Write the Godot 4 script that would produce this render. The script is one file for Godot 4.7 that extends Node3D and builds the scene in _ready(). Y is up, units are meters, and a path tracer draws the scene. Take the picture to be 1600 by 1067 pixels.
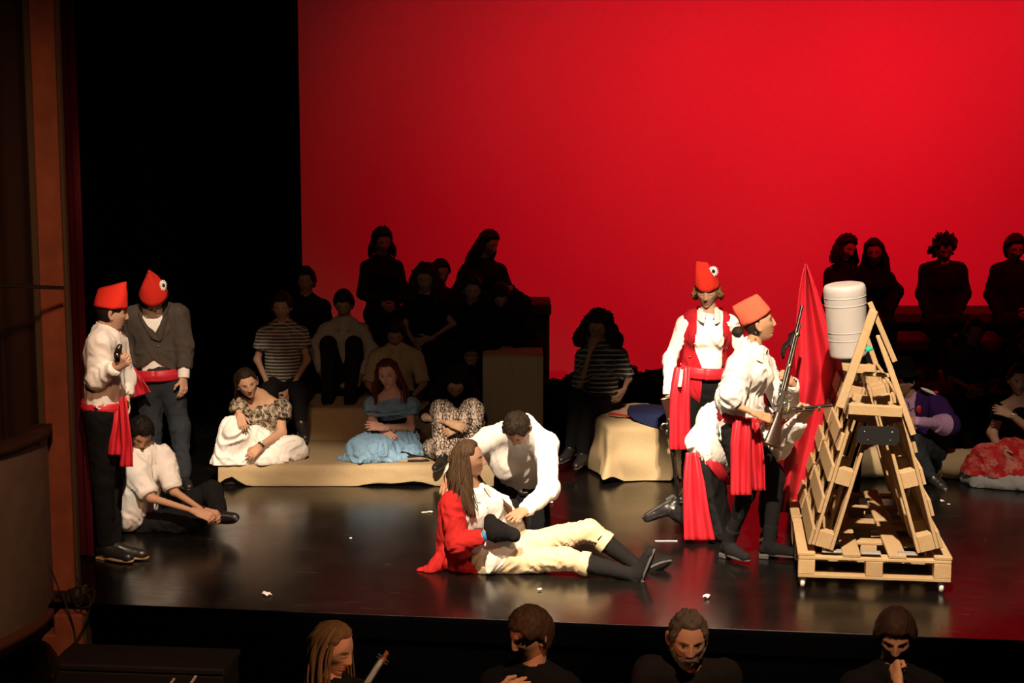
extends Node3D
# A school opera on a theatre stage: red-lit backdrop, villagers on burlap-covered rostra, a fallen soldier, a barricade of pallets.
# World: y up, stage floor at y = 0, the camera stands at (0, EYE, 0) and looks towards -z.

const F := 2483.0                    # focal length in pixels of the 1600 x 1067 frame
const EYE := 2.77
const TILT := 0.13411                # camera pitch, radians
const TURN := 0.129                  # the stage stands turned by this to the camera
var taken := {}
var hands := {}
var M := {}
var lanterns := []
var noise := FastNoiseLite.new()
var soft := FastNoiseLite.new()
var rng := RandomNumberGenerator.new()

func P(px: float, py: float, d: float) -> Vector3:             # the point at distance d (along -z) seen at that pixel
	var y := -(py - 533.5) / F
	var dy := y * cos(TILT) - sin(TILT)
	var dz := y * sin(TILT) + cos(TILT)
	return Vector3((px - 800.0) / F * d / dz, EYE + dy * d / dz, -d)

func G(px: float, py: float, h := 0.0) -> Vector3:             # the point at height h seen at that pixel
	var y := -(py - 533.5) / F
	var dy := y * cos(TILT) - sin(TILT)
	var dz := y * sin(TILT) + cos(TILT)
	return P(px, py, (h - EYE) / dy * dz)

func _ready() -> void:
	var cam := Camera3D.new()
	cam.name = "camera"
	cam.fov = rad_to_deg(2.0 * atan(533.5 / F))
	cam.near = 0.1
	cam.far = 60.0
	cam.position = Vector3(0, EYE, 0)
	cam.rotation.x = -TILT
	add_child(cam)
	var env := Environment.new()
	env.background_mode = Environment.BG_COLOR
	env.background_color = Color(0, 0, 0)
	env.tonemap_mode = Environment.TONE_MAPPER_LINEAR
	env.tonemap_exposure = 1.0
	env.sdfgi_enabled = true
	env.ssao_enabled = true
	env.ssil_enabled = true
	var we := WorldEnvironment.new()
	we.name = "environment"
	we.environment = env
	add_child(we)
	stage_lights()
	rng.seed = 7
	noise.noise_type = FastNoiseLite.TYPE_SIMPLEX
	soft.noise_type = FastNoiseLite.TYPE_SIMPLEX_SMOOTH
	soft.fractal_type = FastNoiseLite.FRACTAL_NONE
	soft.frequency = 1.0
	materials()
	setting()
	platforms()
	barricade()
	centre_group()
	right_group()
	left_group()
	seated_front()
	villagers_behind()
	pit()
	small_things()
	unseen_lantern_bodies()
# ------------------------------------------------------------------ light
func spot(at: Vector3, to: Vector3, power: float, angle: float, col: Color, blend := 0.25, size := 0.06) -> void:
	var l := SpotLight3D.new()
	l.name = "unseen_stage_spot"
	l.light_color = col
	l.light_energy = power
	l.spot_angle = angle
	l.spot_angle_attenuation = blend
	l.spot_attenuation = 2.0
	l.spot_range = 40.0
	l.light_size = size
	l.shadow_enabled = true
	add_child(l, true)
	l.look_at_from_position(at, to, Vector3(0.01, 1, 0.02))
	lanterns.append([at, to, col])

func stage_lights() -> void:
	var warm := Color(1.0, 0.89, 0.76)
	# unseen front-of-house spots, placed high over the pit to light the action
	spot(Vector3(-0.9, 7.0, -4.6), Vector3(-0.1, 0, -10.35), 170, 11.8, warm, 0.3)
	spot(Vector3(0.9, 7.0, -4.6), Vector3(1.7, 0, -10.3), 170, 12.5, warm, 0.3)
	spot(Vector3(0.7, 7.0, -4.4), Vector3(1.42, 1.3, -11.5), 150, 4.6, warm, 0.6)
	spot(Vector3(-0.7, 7.0, -4.6), Vector3(-1.75, 0, -11.1), 85, 9.0, warm, 0.45)
	spot(Vector3(-0.9, 7.0, -4.6), Vector3(-2.5, 0.9, -12.0), 95, 5.5, warm, 0.5)
	spot(Vector3(2.4, 7.0, -4.9), Vector3(3.3, 0, -11.9), 40, 7.0, warm, 0.7)
	spot(Vector3(-1.0, 7.0, -4.2), Vector3(-0.9, 0.6, -13.0), 4.5, 13, warm, 1.0)  # weak wide spot out of view, placed to lift the seated villagers
	# unseen red floods, placed above to light the backdrop
	for k in 5:
		var x := -1.4 + 1.7 * k
		spot(Vector3(x, 7.6, -12.4 + 0.22 * k), Vector3(x, 1.9, -17.3 + 0.22 * k), [6, 19, 27, 28, 28][k], 27, Color(1, 0.06, 0.14), 1.0, 0.2)
	# dim spots out of view, placed to light the pillar and the pit
	spot(Vector3(-1.0, 4.2, -3.6), Vector3(-2.95, 1.3, -9.0), 17, 23, Color(1.0, 0.68, 0.48), 1.0, 0.2)
	spot(Vector3(1.3, 3.9, -4.4), Vector3(0.5, 0.5, -6.8), 13, 26, Color(1.0, 0.78, 0.6), 0.5)
	var lamp := OmniLight3D.new()
	lamp.name = "unseen_pit_lamp"  # unseen lamp below the frame, placed to light the musicians
	lamp.position = Vector3(-0.25, 0.15, -6.0)
	lamp.light_color = Color(1.0, 0.62, 0.4)
	lamp.light_energy = 0.25
	lamp.light_size = 0.03
	lamp.omni_attenuation = 2.0
	lamp.shadow_enabled = true
	add_child(lamp)

func unseen_lantern_bodies() -> void:                      # housings put behind the unseen spots, and the unseen pit bulb
	var shell := mat(Color(0.012, 0.012, 0.013), 0.6)
	var names := ["over the wounded woman", "over the barricade", "trained on the red waistcoat", "over the left rostrum", "trained on the tweed jacket", "over the right edge of the stage", "dimmed, over the seated villagers", "red flood before the left end of the backdrop", "red flood above the left risers", "red flood above the middle of the backdrop", "red flood above the right risers", "red flood before the right end of the backdrop", "warm, trained on the orange pillar", "warm, over the orchestra pit"]
	for q in lanterns:
		var f: Vector3 = (q[1] - q[0]).normalized()
		var n := base("stage_lantern", "black stage lantern hanging above, " + names[lanterns.find(q) % names.size()], "stage lantern", q[0] - f * 0.12, "stage lanterns on the lighting bars")
		put("housing", tube(PackedVector3Array([f * -0.4, f * -0.38, f * -0.2, f * 0.0, f * 0.05]), [0.06, 0.09, 0.1, 0.11, 0.11], 16), shell, n)
		var glow := mat(q[2], 0.5)
		glow.emission_enabled = true
		glow.emission = q[2]
		glow.emission_energy_multiplier = 2.0
		put("lens", tube(PackedVector3Array([f * 0.05, f * 0.056]), [0.09, 0.09], 16), glow, n)
		put("hook", bar(f * -0.2 + Vector3(0, 0.08, 0), f * -0.2 + Vector3(0, 0.35, 0), 0.012), shell, n)
	var g := mat(Color(1, 0.7, 0.5), 0.5)
	g.emission_enabled = true
	g.emission = Color(1, 0.62, 0.4)
	g.emission_energy_multiplier = 3.0
	var b := put("stand_lamp_bulb", ball(Vector3.ONE * 0.035, Transform3D(Basis(), Vector3(-0.25, 0.15, -6.0)), 16, 10), g)
	tag(b, "small warm music stand lamp bulb in the pit, below the frame", "lamp")
# ------------------------------------------------------------------ materials
func lin(r: float, g: float, b: float) -> Color:
	return Color(r, g, b).linear_to_srgb()

func noise_tex(freq: float, size := 256, normal := false, ramp: Gradient = null, seed := 1, oct := 4, strength := 8.0) -> NoiseTexture2D:
	var t := NoiseTexture2D.new()
	var f := FastNoiseLite.new()
	f.seed = seed
	f.frequency = freq
	f.fractal_octaves = oct
	t.noise = f
	t.width = size
	t.height = size
	t.seamless = true
	t.as_normal_map = normal
	t.bump_strength = strength
	if ramp: t.color_ramp = ramp
	return t

func mat(col: Color, rough := 0.85, metal := 0.0) -> StandardMaterial3D:
	var m := StandardMaterial3D.new()
	m.albedo_color = col.linear_to_srgb()
	m.roughness = rough
	m.metallic = metal
	return m

func cloth(col: Color, rough := 0.9, bump := 0.15, scale := 14.0) -> StandardMaterial3D:
	var m := mat(col, rough)
	m.metallic_specular = 0.25
	m.normal_enabled = true
	m.normal_texture = weave
	m.normal_scale = bump
	m.uv1_triplanar = true
	m.uv1_scale = Vector3.ONE * scale
	return m

func patterned(im: Image, scale: float, rough := 0.9) -> StandardMaterial3D:
	var m := mat(Color(1, 1, 1), rough)
	m.albedo_color = Color.WHITE
	m.metallic_specular = 0.25
	m.albedo_texture = ImageTexture.create_from_image(im)
	m.uv1_triplanar = true
	m.uv1_scale = Vector3.ONE * scale
	return m

var weave: NoiseTexture2D

func materials() -> void:
	weave = noise_tex(0.06, 256, true, null, 4, 4, 6.0)
	M.skin = mat(Color(1, 1, 1), 0.55)
	M.skin.albedo_color = Color.WHITE
	M.skin.vertex_color_use_as_albedo = true
	M.skin.metallic_specular = 0.35
	M.hair = mat(Color(1, 1, 1), 0.62)
	M.hair.albedo_color = Color.WHITE
	M.hair.vertex_color_use_as_albedo = true
	M.hair.metallic_specular = 0.25
	M.white = cloth(Color(0.78, 0.755, 0.73))
	M.cream = cloth(Color(0.72, 0.64, 0.5))
	M.beige = cloth(Color(0.55, 0.45, 0.29))
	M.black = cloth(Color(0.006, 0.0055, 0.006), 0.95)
	M.charcoal = cloth(Color(0.01, 0.0095, 0.0105), 0.95)
	M.grey_cloth = cloth(Color(0.05, 0.05, 0.055), 0.95)
	M.denim_dark = cloth(Color(0.022, 0.026, 0.032), 0.9, 0.5)
	M.tweed = cloth(Color(0.115, 0.095, 0.082), 0.95, 0.8, 20.0)
	M.tweed.albedo_texture = noise_tex(0.2, 128, false, ramp([[0, Color(0.55, 0.55, 0.55)], [1, Color(1, 1, 1)]]), 9, 2)
	M.felt_red = cloth(Color(0.62, 0.03, 0.018), 0.95, 0.5, 14.0)
	M.felt_coral = cloth(Color(0.75, 0.12, 0.07), 0.95, 0.5, 14.0)
	M.satin_red = cloth(Color(0.5, 0.016, 0.03), 0.45, 0.12)
	M.satin_red.metallic_specular = 0.5
	M.vest_red = cloth(Color(0.36, 0.011, 0.02), 0.9, 0.5)
	M.coat_red = cloth(Color(0.4, 0.017, 0.017), 0.85, 0.4)
	M.flag = cloth(Color(0.52, 0.016, 0.032), 0.42, 0.1, 5.0)
	M.flag.metallic_specular = 0.5
	M.flag.backlight_enabled = true
	M.flag.backlight = Color(0.25, 0.01, 0.01)
	M.blue = cloth(Color(0.21, 0.37, 0.55), 0.9, 0.7, 6.0)
	M.purple = cloth(Color(0.035, 0.012, 0.09), 0.9)
	M.lilac = cloth(Color(0.5, 0.3, 0.5), 0.9)
	M.navy = cloth(Color(0.012, 0.018, 0.06), 0.9)
	M.leather = mat(Color(0.014, 0.013, 0.013), 0.38)
	M.suede = cloth(Color(0.0085, 0.008, 0.0085), 0.9, 0.3, 20.0)
	M.sole = mat(Color(0.055, 0.052, 0.05), 0.85)
	M.sole_tan = mat(Color(0.35, 0.24, 0.13), 0.8)
	M.steel = mat(Color(0.5, 0.48, 0.45), 0.28, 1.0)
	M.gunmetal = mat(Color(0.06, 0.058, 0.055), 0.35, 0.9)
	M.gunwood = mat(Color(0.032, 0.013, 0.008), 0.35)
	M.bronze = mat(Color(0.3, 0.24, 0.13), 0.3, 1.0)
	M.plastic_white = mat(Color(0.5, 0.47, 0.46), 0.35)
	M.plastic_white.subsurf_scatter_enabled = true
	M.plastic_white.subsurf_scatter_strength = 0.2
	M.caster = mat(Color(0.75, 0.74, 0.72), 0.4)
	M.plastic_clear = mat(Color(0.35, 0.33, 0.32), 0.2)
	M.teal = mat(Color(0.02, 0.45, 0.32), 0.4)
	M.iron = mat(Color(0.02, 0.02, 0.021), 0.45, 0.3)
	M.cord = mat(Color(0.015, 0.014, 0.014), 0.6)
	M.paper = mat(Color(0.75, 0.72, 0.66), 0.9)
	# burlap: a coarse open weave
	var bi := Image.create(256, 256, false, Image.FORMAT_RGB8)
	var bh := Image.create(256, 256, false, Image.FORMAT_RGB8)
	noise.frequency = 1.0
	for y in 256:
		for x in 256:
			var wv := 0.5 + 0.25 * sin(x * TAU / 8.0) * cos(y * PI / 4.0 * 0.5) + 0.25 * sin(y * TAU / 8.0)
			var ns := noise.get_noise_2d(x * 0.25, y * 0.04) + noise.get_noise_2d(x * 0.04 + 40, y * 0.25)
			var v := clampf(0.82 + 0.12 * wv + 0.3 * ns, 0, 1)
			bi.set_pixel(x, y, Color(0.45 * v, 0.345 * v, 0.205 * v).linear_to_srgb())
			bh.set_pixel(x, y, Color(wv, wv, wv))
	M.burlap = patterned(bi, 5.5, 1.0)
	bh.bump_map_to_normal_map(3.0)
	M.burlap.normal_enabled = true
	M.burlap.normal_texture = ImageTexture.create_from_image(bh)
	M.burlap.normal_scale = 0.35
	# pine: grain along the local x axis, a few tones
	M.pine = []
	for k in 4:
		var im := Image.create(256, 128, false, Image.FORMAT_RGB8)
		for y in 128:
			for x in 256:
				var g := noise.get_noise_2d(x * 0.006 + k * 31.0, y * 0.14 + 2.2 * noise.get_noise_2d(x * 0.01, y * 0.02 + k * 9.0))
				var g2 := noise.get_noise_2d(x * 0.05 + k * 17.0, y * 0.9)
				var kn := exp(-(pow((x - 70.0 - 40 * k) / 9.0, 2) + pow((y - 30.0 - 22 * k) / 6.0, 2)))
				var v := 0.86 + 0.2 * g + 0.1 * g2 - 0.45 * kn
				var c: Color = Color(0.58, 0.42, 0.24).lerp(Color(0.45, 0.285, 0.135), clampf(0.35 + g * 0.9, 0, 1)) * (v * [1.0, 1.08, 0.9, 0.98][k])
				im.set_pixel(x, y, c.clamp().linear_to_srgb())
		var m := patterned(im, 1.6, 0.75)
		M.pine.append(m)
	# striped jersey
	var st := Image.create(8, 64, false, Image.FORMAT_RGB8)
	for y in 64:
		st.fill_rect(Rect2i(0, y, 8, 1), (Color(0.3, 0.27, 0.22) if y % 16 < 7 else Color(0.035, 0.033, 0.035)).linear_to_srgb())
	M.stripes = patterned(st, 9.0)
	var st2 := Image.create(8, 64, false, Image.FORMAT_RGB8)
	for y in 64:
		st2.fill_rect(Rect2i(0, y, 8, 1), (Color(0.4, 0.36, 0.32) if y % 32 < 10 else Color(0.03, 0.028, 0.03)).linear_to_srgb())
	M.stripes_wide = patterned(st2, 13.0)
	M.floral_blouse = patterned(brush_print(), 2.3)
	M.paisley = patterned(paisley_print(), 3.6)
	M.floral_skirt = patterned(flower_print(), 1.9)

func ramp(a: Array) -> Gradient:
	var g := Gradient.new()
	var o := PackedFloat32Array()
	var c := PackedColorArray()
	for q in a:
		o.append(q[0])
		c.append(q[1])
	g.offsets = o
	g.colors = c
	return g

func brush_print() -> Image:                        # blouse: cream with dark brown brushed leaves
	var im := Image.create(256, 256, false, Image.FORMAT_RGB8)
	noise.frequency = 1.0
	for y in 256:
		for x in 256:
			var u := x / 256.0 * TAU
			var w := y / 256.0 * TAU
			var a := noise.get_noise_3d(cos(u) * 1.5 + sin(w) * 1.2, sin(u) * 1.5 + 4.0, cos(w) * 1.5)
			var b := noise.get_noise_3d(cos(u) * 5.0, sin(u) * 5.0 + cos(w) * 3.0, sin(w) * 4.0 + 9.0)
			var v := smoothstep(0.0, 0.14, a * 0.7 + b * 0.6)
			var c := Color(0.03, 0.022, 0.016).lerp(Color(0.5, 0.42, 0.32), v)
			c = c.lerp(Color(0.19, 0.13, 0.075), smoothstep(0.25, 0.5, b) * 0.8)
			im.set_pixel(x, y, c.linear_to_srgb())
	return im

func paisley_print() -> Image:                      # dress: dark scrolls on cream
	var im := Image.create(256, 256, false, Image.FORMAT_RGB8)
	im.fill(Color(0.62, 0.5, 0.42).linear_to_srgb())
	var ink := Color(0.02, 0.014, 0.012).linear_to_srgb()
	var r := RandomNumberGenerator.new()
	r.seed = 5
	for k in 60:
		var cx := r.randf() * 256
		var cy := r.randf() * 256
		var a0 := r.randf() * TAU
		var s := 1.0 if r.randf() < 0.5 else -1.0
		for q in 120:
			var t := q / 120.0
			var rad := 4.0 + 22.0 * t
			var a := a0 + s * t * 7.5
			for dy in range(-4, 5):
				for dx in range(-4, 5):
					if dx * dx + dy * dy < 5 + 9 * (1 - absf(t - 0.5) * 2): im.set_pixel(posmod(int(cx + cos(a) * rad) + dx, 256), posmod(int(cy + sin(a) * rad * 1.5) + dy, 256), ink)
	return im

func flower_print() -> Image:                       # skirt: pale blossoms and leaves on red
	var im := Image.create(512, 512, false, Image.FORMAT_RGB8)
	im.fill(Color(0.5, 0.022, 0.03).linear_to_srgb())
	var r := RandomNumberGenerator.new()
	r.seed = 11
	for k in 46:
		var cx := r.randf() * 512
		var cy := r.randf() * 512
		var n := r.randi_range(5, 8)
		var size := r.randf_range(20, 44)
		var a0 := r.randf() * TAU
		for y in range(-48, 49):
			for x in range(-48, 49):
				var d := sqrt(x * x + y * y)
				if d > size: continue
				var a := atan2(y, x) + a0
				var lim := size * (0.55 + 0.45 * absf(cos(a * n * 0.5)))
				if d < lim and (d > size * 0.22 or d < size * 0.12) and fmod(d, 9.0) > 1.6:
					im.set_pixel(posmod(int(cx) + x, 512), posmod(int(cy) + y, 512), Color(0.58, 0.33, 0.26).lerp(Color(0.62, 0.12, 0.1), d / size * 0.75).linear_to_srgb())
	return im
# ------------------------------------------------------------------ mesh buffers
class MB:
	var v := PackedVector3Array()
	var n := PackedVector3Array()
	var c := PackedColorArray()
	var t := PackedVector2Array()
	var i := PackedInt32Array()
	func add(o: MB, x := Transform3D(), tint := Color(1, 1, 1), flip := false) -> void:
		var base := v.size()
		var nb := x.basis.inverse().transposed()
		for k in o.v.size():
			v.push_back(x * o.v[k])
			n.push_back((nb * o.n[k]).normalized())
			c.push_back(o.c[k] * tint)
			t.push_back(o.t[k])
		for k in range(0, o.i.size(), 3):
			i.push_back(base + o.i[k])
			i.push_back(base + o.i[k + (2 if flip else 1)])
			i.push_back(base + o.i[k + (1 if flip else 2)])
	func pt(p: Vector3, col := Color(1, 1, 1), uv := Vector2()) -> int:
		v.push_back(p)
		n.push_back(Vector3.UP)
		c.push_back(col)
		t.push_back(uv)
		return v.size() - 1
	func tri(a: int, b: int, d: int) -> void:
		i.push_back(a)
		i.push_back(b)
		i.push_back(d)
	func quad(a: int, b: int, d: int, e: int) -> void:
		tri(a, b, d)
		tri(a, d, e)
	func volume() -> float:
		var s := 0.0
		for k in range(0, i.size(), 3):
			s += v[i[k]].dot(v[i[k + 1]].cross(v[i[k + 2]]))
		return s
	func orient(from := 0) -> void:                # clockwise fronts on a closed mesh
		var s := 0.0
		var o := v[i[from]] if i.size() > from else Vector3()
		for k in range(from, i.size(), 3):
			s += (v[i[k]] - o).dot((v[i[k + 1]] - o).cross(v[i[k + 2]] - o))
		if s > 0:
			for k in range(from, i.size(), 3):
				var q := i[k + 1]
				i[k + 1] = i[k + 2]
				i[k + 2] = q
	func smooth() -> void:
		n.fill(Vector3())
		for k in range(0, i.size(), 3):
			var a := i[k]
			var b := i[k + 1]
			var d := i[k + 2]
			var f := (v[d] - v[a]).cross(v[b] - v[a])
			n[a] += f
			n[b] += f
			n[d] += f
		for k in n.size():
			n[k] = n[k].normalized() if n[k].length_squared() > 1e-20 else Vector3.UP
	func mesh() -> ArrayMesh:
		var a := []
		a.resize(Mesh.ARRAY_MAX)
		a[Mesh.ARRAY_VERTEX] = v
		a[Mesh.ARRAY_NORMAL] = n
		a[Mesh.ARRAY_COLOR] = c
		a[Mesh.ARRAY_TEX_UV] = t
		a[Mesh.ARRAY_INDEX] = i
		var m := ArrayMesh.new()
		m.add_surface_from_arrays(Mesh.PRIMITIVE_TRIANGLES, a)
		return m

func put(called: String, what, mat: Material, parent: Node = null, label := "") -> MeshInstance3D:
	var o := MeshInstance3D.new()
	o.mesh = what.mesh() if what is MB else what
	o.material_override = mat
	named(o, called, parent)
	if label: o.set_meta("label", label)
	return o

func named(o: Node3D, called: String, parent: Node = null) -> void:
	if parent == null or parent == self:
		taken[called] = taken.get(called, 0) + 1
		o.name = called if taken[called] == 1 else "%s_%03d" % [called, taken[called] - 1]
		add_child(o, true)
	else:
		var k := 0
		var s := called
		while parent.has_node(s):
			k += 1
			s = "%s_%03d" % [called, k]
		o.name = s
		parent.add_child(o, true)

func tag(o: Node, label: String, category: String, group := "", kind := "") -> Node:
	if label: o.set_meta("label", label)
	if category: o.set_meta("category", category)
	if group: o.set_meta("group", group)
	if kind: o.set_meta("kind", kind)
	return o

func base(called: String, label: String, category: String, at := Vector3(), group := "") -> Node3D:
	var o := Node3D.new()
	named(o, called)
	o.position = at
	tag(o, label, category, group)
	return o

# ------------------------------------------------------------------ shapes
func loft(rings: Array, cap := true, closed := true) -> MB:
	var m := MB.new()
	var k: int = rings[0].size()
	for r in rings.size():
		for j in k:
			m.pt(rings[r][j], Color(1, 1, 1), Vector2(float(j) / k, float(r) / (rings.size() - 1)))
	for r in rings.size() - 1:
		for j in (k if closed else k - 1):
			var j2 := (j + 1) % k
			m.quad(r * k + j, r * k + j2, (r + 1) * k + j2, (r + 1) * k + j)
	if cap:
		for e in [0, rings.size() - 1]:
			var mid := Vector3()
			for j in k: mid += rings[e][j] / k
			var first := m.v.size()
			for j in k: m.pt(rings[e][j])
			var q := m.pt(mid)
			for j in k:
				if e == 0: m.tri(q, first + (j + 1) % k, first + j)
				else: m.tri(q, first + j, first + (j + 1) % k)
		m.orient()
	m.smooth()
	return m

func spline(pts: Array, steps: int) -> PackedVector3Array:
	var out := PackedVector3Array()
	var last := pts.size() - 1
	for s in steps + 1:
		var u := float(s) / steps * last
		var k := mini(int(u), last - 1)
		out.push_back(pts[k].cubic_interpolate(pts[k + 1], pts[maxi(k - 1, 0)], pts[mini(k + 2, last)], u - k))
	return out

func tube(path: PackedVector3Array, radii: Array, sides := 8, flat := 1.0, side := Vector3.ZERO) -> MB:
	var rings := []
	var last := path.size() - 1
	var x := side
	for k in path.size():
		var dir := (path[mini(k + 1, last)] - path[maxi(k - 1, 0)]).normalized()
		if x == Vector3.ZERO: x = dir.cross(Vector3(0.31, 0.2, 0.93)).normalized()
		x = (x - dir * x.dot(dir)).normalized()
		var y := dir.cross(x)
		var u := float(k) / last * (radii.size() - 1)
		var q := mini(int(u), radii.size() - 2) if radii.size() > 1 else 0
		var r: float = lerpf(radii[q], radii[mini(q + 1, radii.size() - 1)], u - q)
		var ring := PackedVector3Array()
		for j in sides:
			var a := TAU * j / sides
			ring.push_back(path[k] + x * cos(a) * r + y * sin(a) * r * flat)
		rings.push_back(ring)
	return loft(rings)

func bar(a: Vector3, b: Vector3, r: float, sides := 8) -> MB:
	return tube(PackedVector3Array([a, b]), [r, r], sides)

func box(size: Vector3, x := Transform3D(), bevel := 0.004) -> MB:
	var m := MB.new()
	var h := size / 2
	bevel = minf(bevel, minf(h.x, minf(h.y, h.z)) * 0.6)
	for ax in 3:                                    # six faces, twelve bevels, eight corners; every corner three points
		pass
	var idx := {}
	for sx in [-1, 1]:
		for sy in [-1, 1]:
			for sz in [-1, 1]:
				for ax in 3:
					var p := Vector3(sx * (h.x - bevel), sy * (h.y - bevel), sz * (h.z - bevel))
					p[ax] = [sx, sy, sz][ax] * h[ax]
					idx[[sx, sy, sz, ax]] = p
	var face := func(pts: Array):
		var mid := Vector3()
		for p in pts: mid += p / pts.size()
		var nn: Vector3 = (pts[1] - pts[0]).cross(pts[2] - pts[0]).normalized()
		if nn.dot(mid) < 0: nn = -nn
		else: pts.reverse()
		var first := m.v.size()
		for p in pts:
			var q := m.pt(x * p)
			m.n[q] = (x.basis * nn).normalized()
		for k in range(1, pts.size() - 1): m.tri(first, first + k, first + k + 1)
	for s in [-1, 1]:
		face.call([idx[[s, -1, -1, 0]], idx[[s, 1, -1, 0]], idx[[s, 1, 1, 0]], idx[[s, -1, 1, 0]]])
		face.call([idx[[-1, s, -1, 1]], idx[[1, s, -1, 1]], idx[[1, s, 1, 1]], idx[[-1, s, 1, 1]]])
		face.call([idx[[-1, -1, s, 2]], idx[[1, -1, s, 2]], idx[[1, 1, s, 2]], idx[[-1, 1, s, 2]]])
		for s2 in [-1, 1]:
			face.call([idx[[s, s2, -1, 0]], idx[[s, s2, 1, 0]], idx[[s, s2, 1, 1]], idx[[s, s2, -1, 1]]])
			face.call([idx[[s, -1, s2, 0]], idx[[s, 1, s2, 0]], idx[[s, 1, s2, 2]], idx[[s, -1, s2, 2]]])
			face.call([idx[[-1, s, s2, 1]], idx[[1, s, s2, 1]], idx[[1, s, s2, 2]], idx[[-1, s, s2, 2]]])
			for s3 in [-1, 1]:
				face.call([idx[[s, s2, s3, 0]], idx[[s, s2, s3, 1]], idx[[s, s2, s3, 2]]])
	return m

func sheet(rows: Array, thick := 0.006) -> MB:      # a cloth with two sides and a rim, from rows of points
	var m := MB.new()
	var h := rows.size()
	var w: int = rows[0].size()
	for r in h:
		for k in w: m.pt(rows[r][k], Color(1, 1, 1), Vector2(float(k) / (w - 1), float(r) / (h - 1)))
	for r in h - 1:
		for k in w - 1: m.quad(r * w + k, r * w + k + 1, (r + 1) * w + k + 1, (r + 1) * w + k)
	m.smooth()
	var o := MB.new()
	for s in [1, -1]:
		for k in m.v.size(): o.pt(m.v[k] + m.n[k] * thick * 0.5 * s, Color(1, 1, 1), m.t[k])
	for k in range(0, m.i.size(), 3): o.tri(m.i[k], m.i[k + 1], m.i[k + 2])
	var z := m.v.size()
	for k in range(0, m.i.size(), 3): o.tri(z + m.i[k], z + m.i[k + 2], z + m.i[k + 1])
	var rim := []
	for k in w: rim.push_back(k)
	for r in range(1, h): rim.push_back(r * w + w - 1)
	for k in range(w - 2, -1, -1): rim.push_back((h - 1) * w + k)
	for r in range(h - 2, 0, -1): rim.push_back(r * w)
	for k in rim.size():
		var a: int = rim[k]
		var b: int = rim[(k + 1) % rim.size()]
		o.quad(a, z + a, z + b, b)
	o.orient()
	o.smooth()
	return o

func ball(r: Vector3, x := Transform3D(), nu := 12, nv := 8) -> MB:
	var rings := []
	for k in nv + 1:
		var b := -PI / 2 + PI * clampf(float(k) / nv, 0.01, 0.99)
		var ring := PackedVector3Array()
		for j in nu:
			var a := TAU * j / nu
			ring.push_back(x * Vector3(cos(a) * cos(b) * r.x, sin(b) * r.y, sin(a) * cos(b) * r.z))
		rings.push_back(ring)
	return loft(rings)

func lathe(profile: Array, x := Transform3D(), sides := 32) -> MB:   # profile: Vector2(radius, height)
	var rings := []
	for p in profile:
		var ring := PackedVector3Array()
		for j in sides:
			var a := TAU * j / sides
			ring.push_back(x * Vector3(cos(a) * p.x, p.y, sin(a) * p.x))
		rings.push_back(ring)
	return loft(rings)

# ------------------------------------------------------------------ smooth union of tapered capsules, meshed as surface nets
# a bone: [from, to, radius, radius, flattening axis, flatness, 1 if its end is cut flat]
func bone(a: Vector3, b: Vector3, ra: float, rb: float, axis := Vector3.ZERO, flat := 1.0, cut := 0) -> Array:
	return [a, b, ra, rb, axis, flat, cut]

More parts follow.
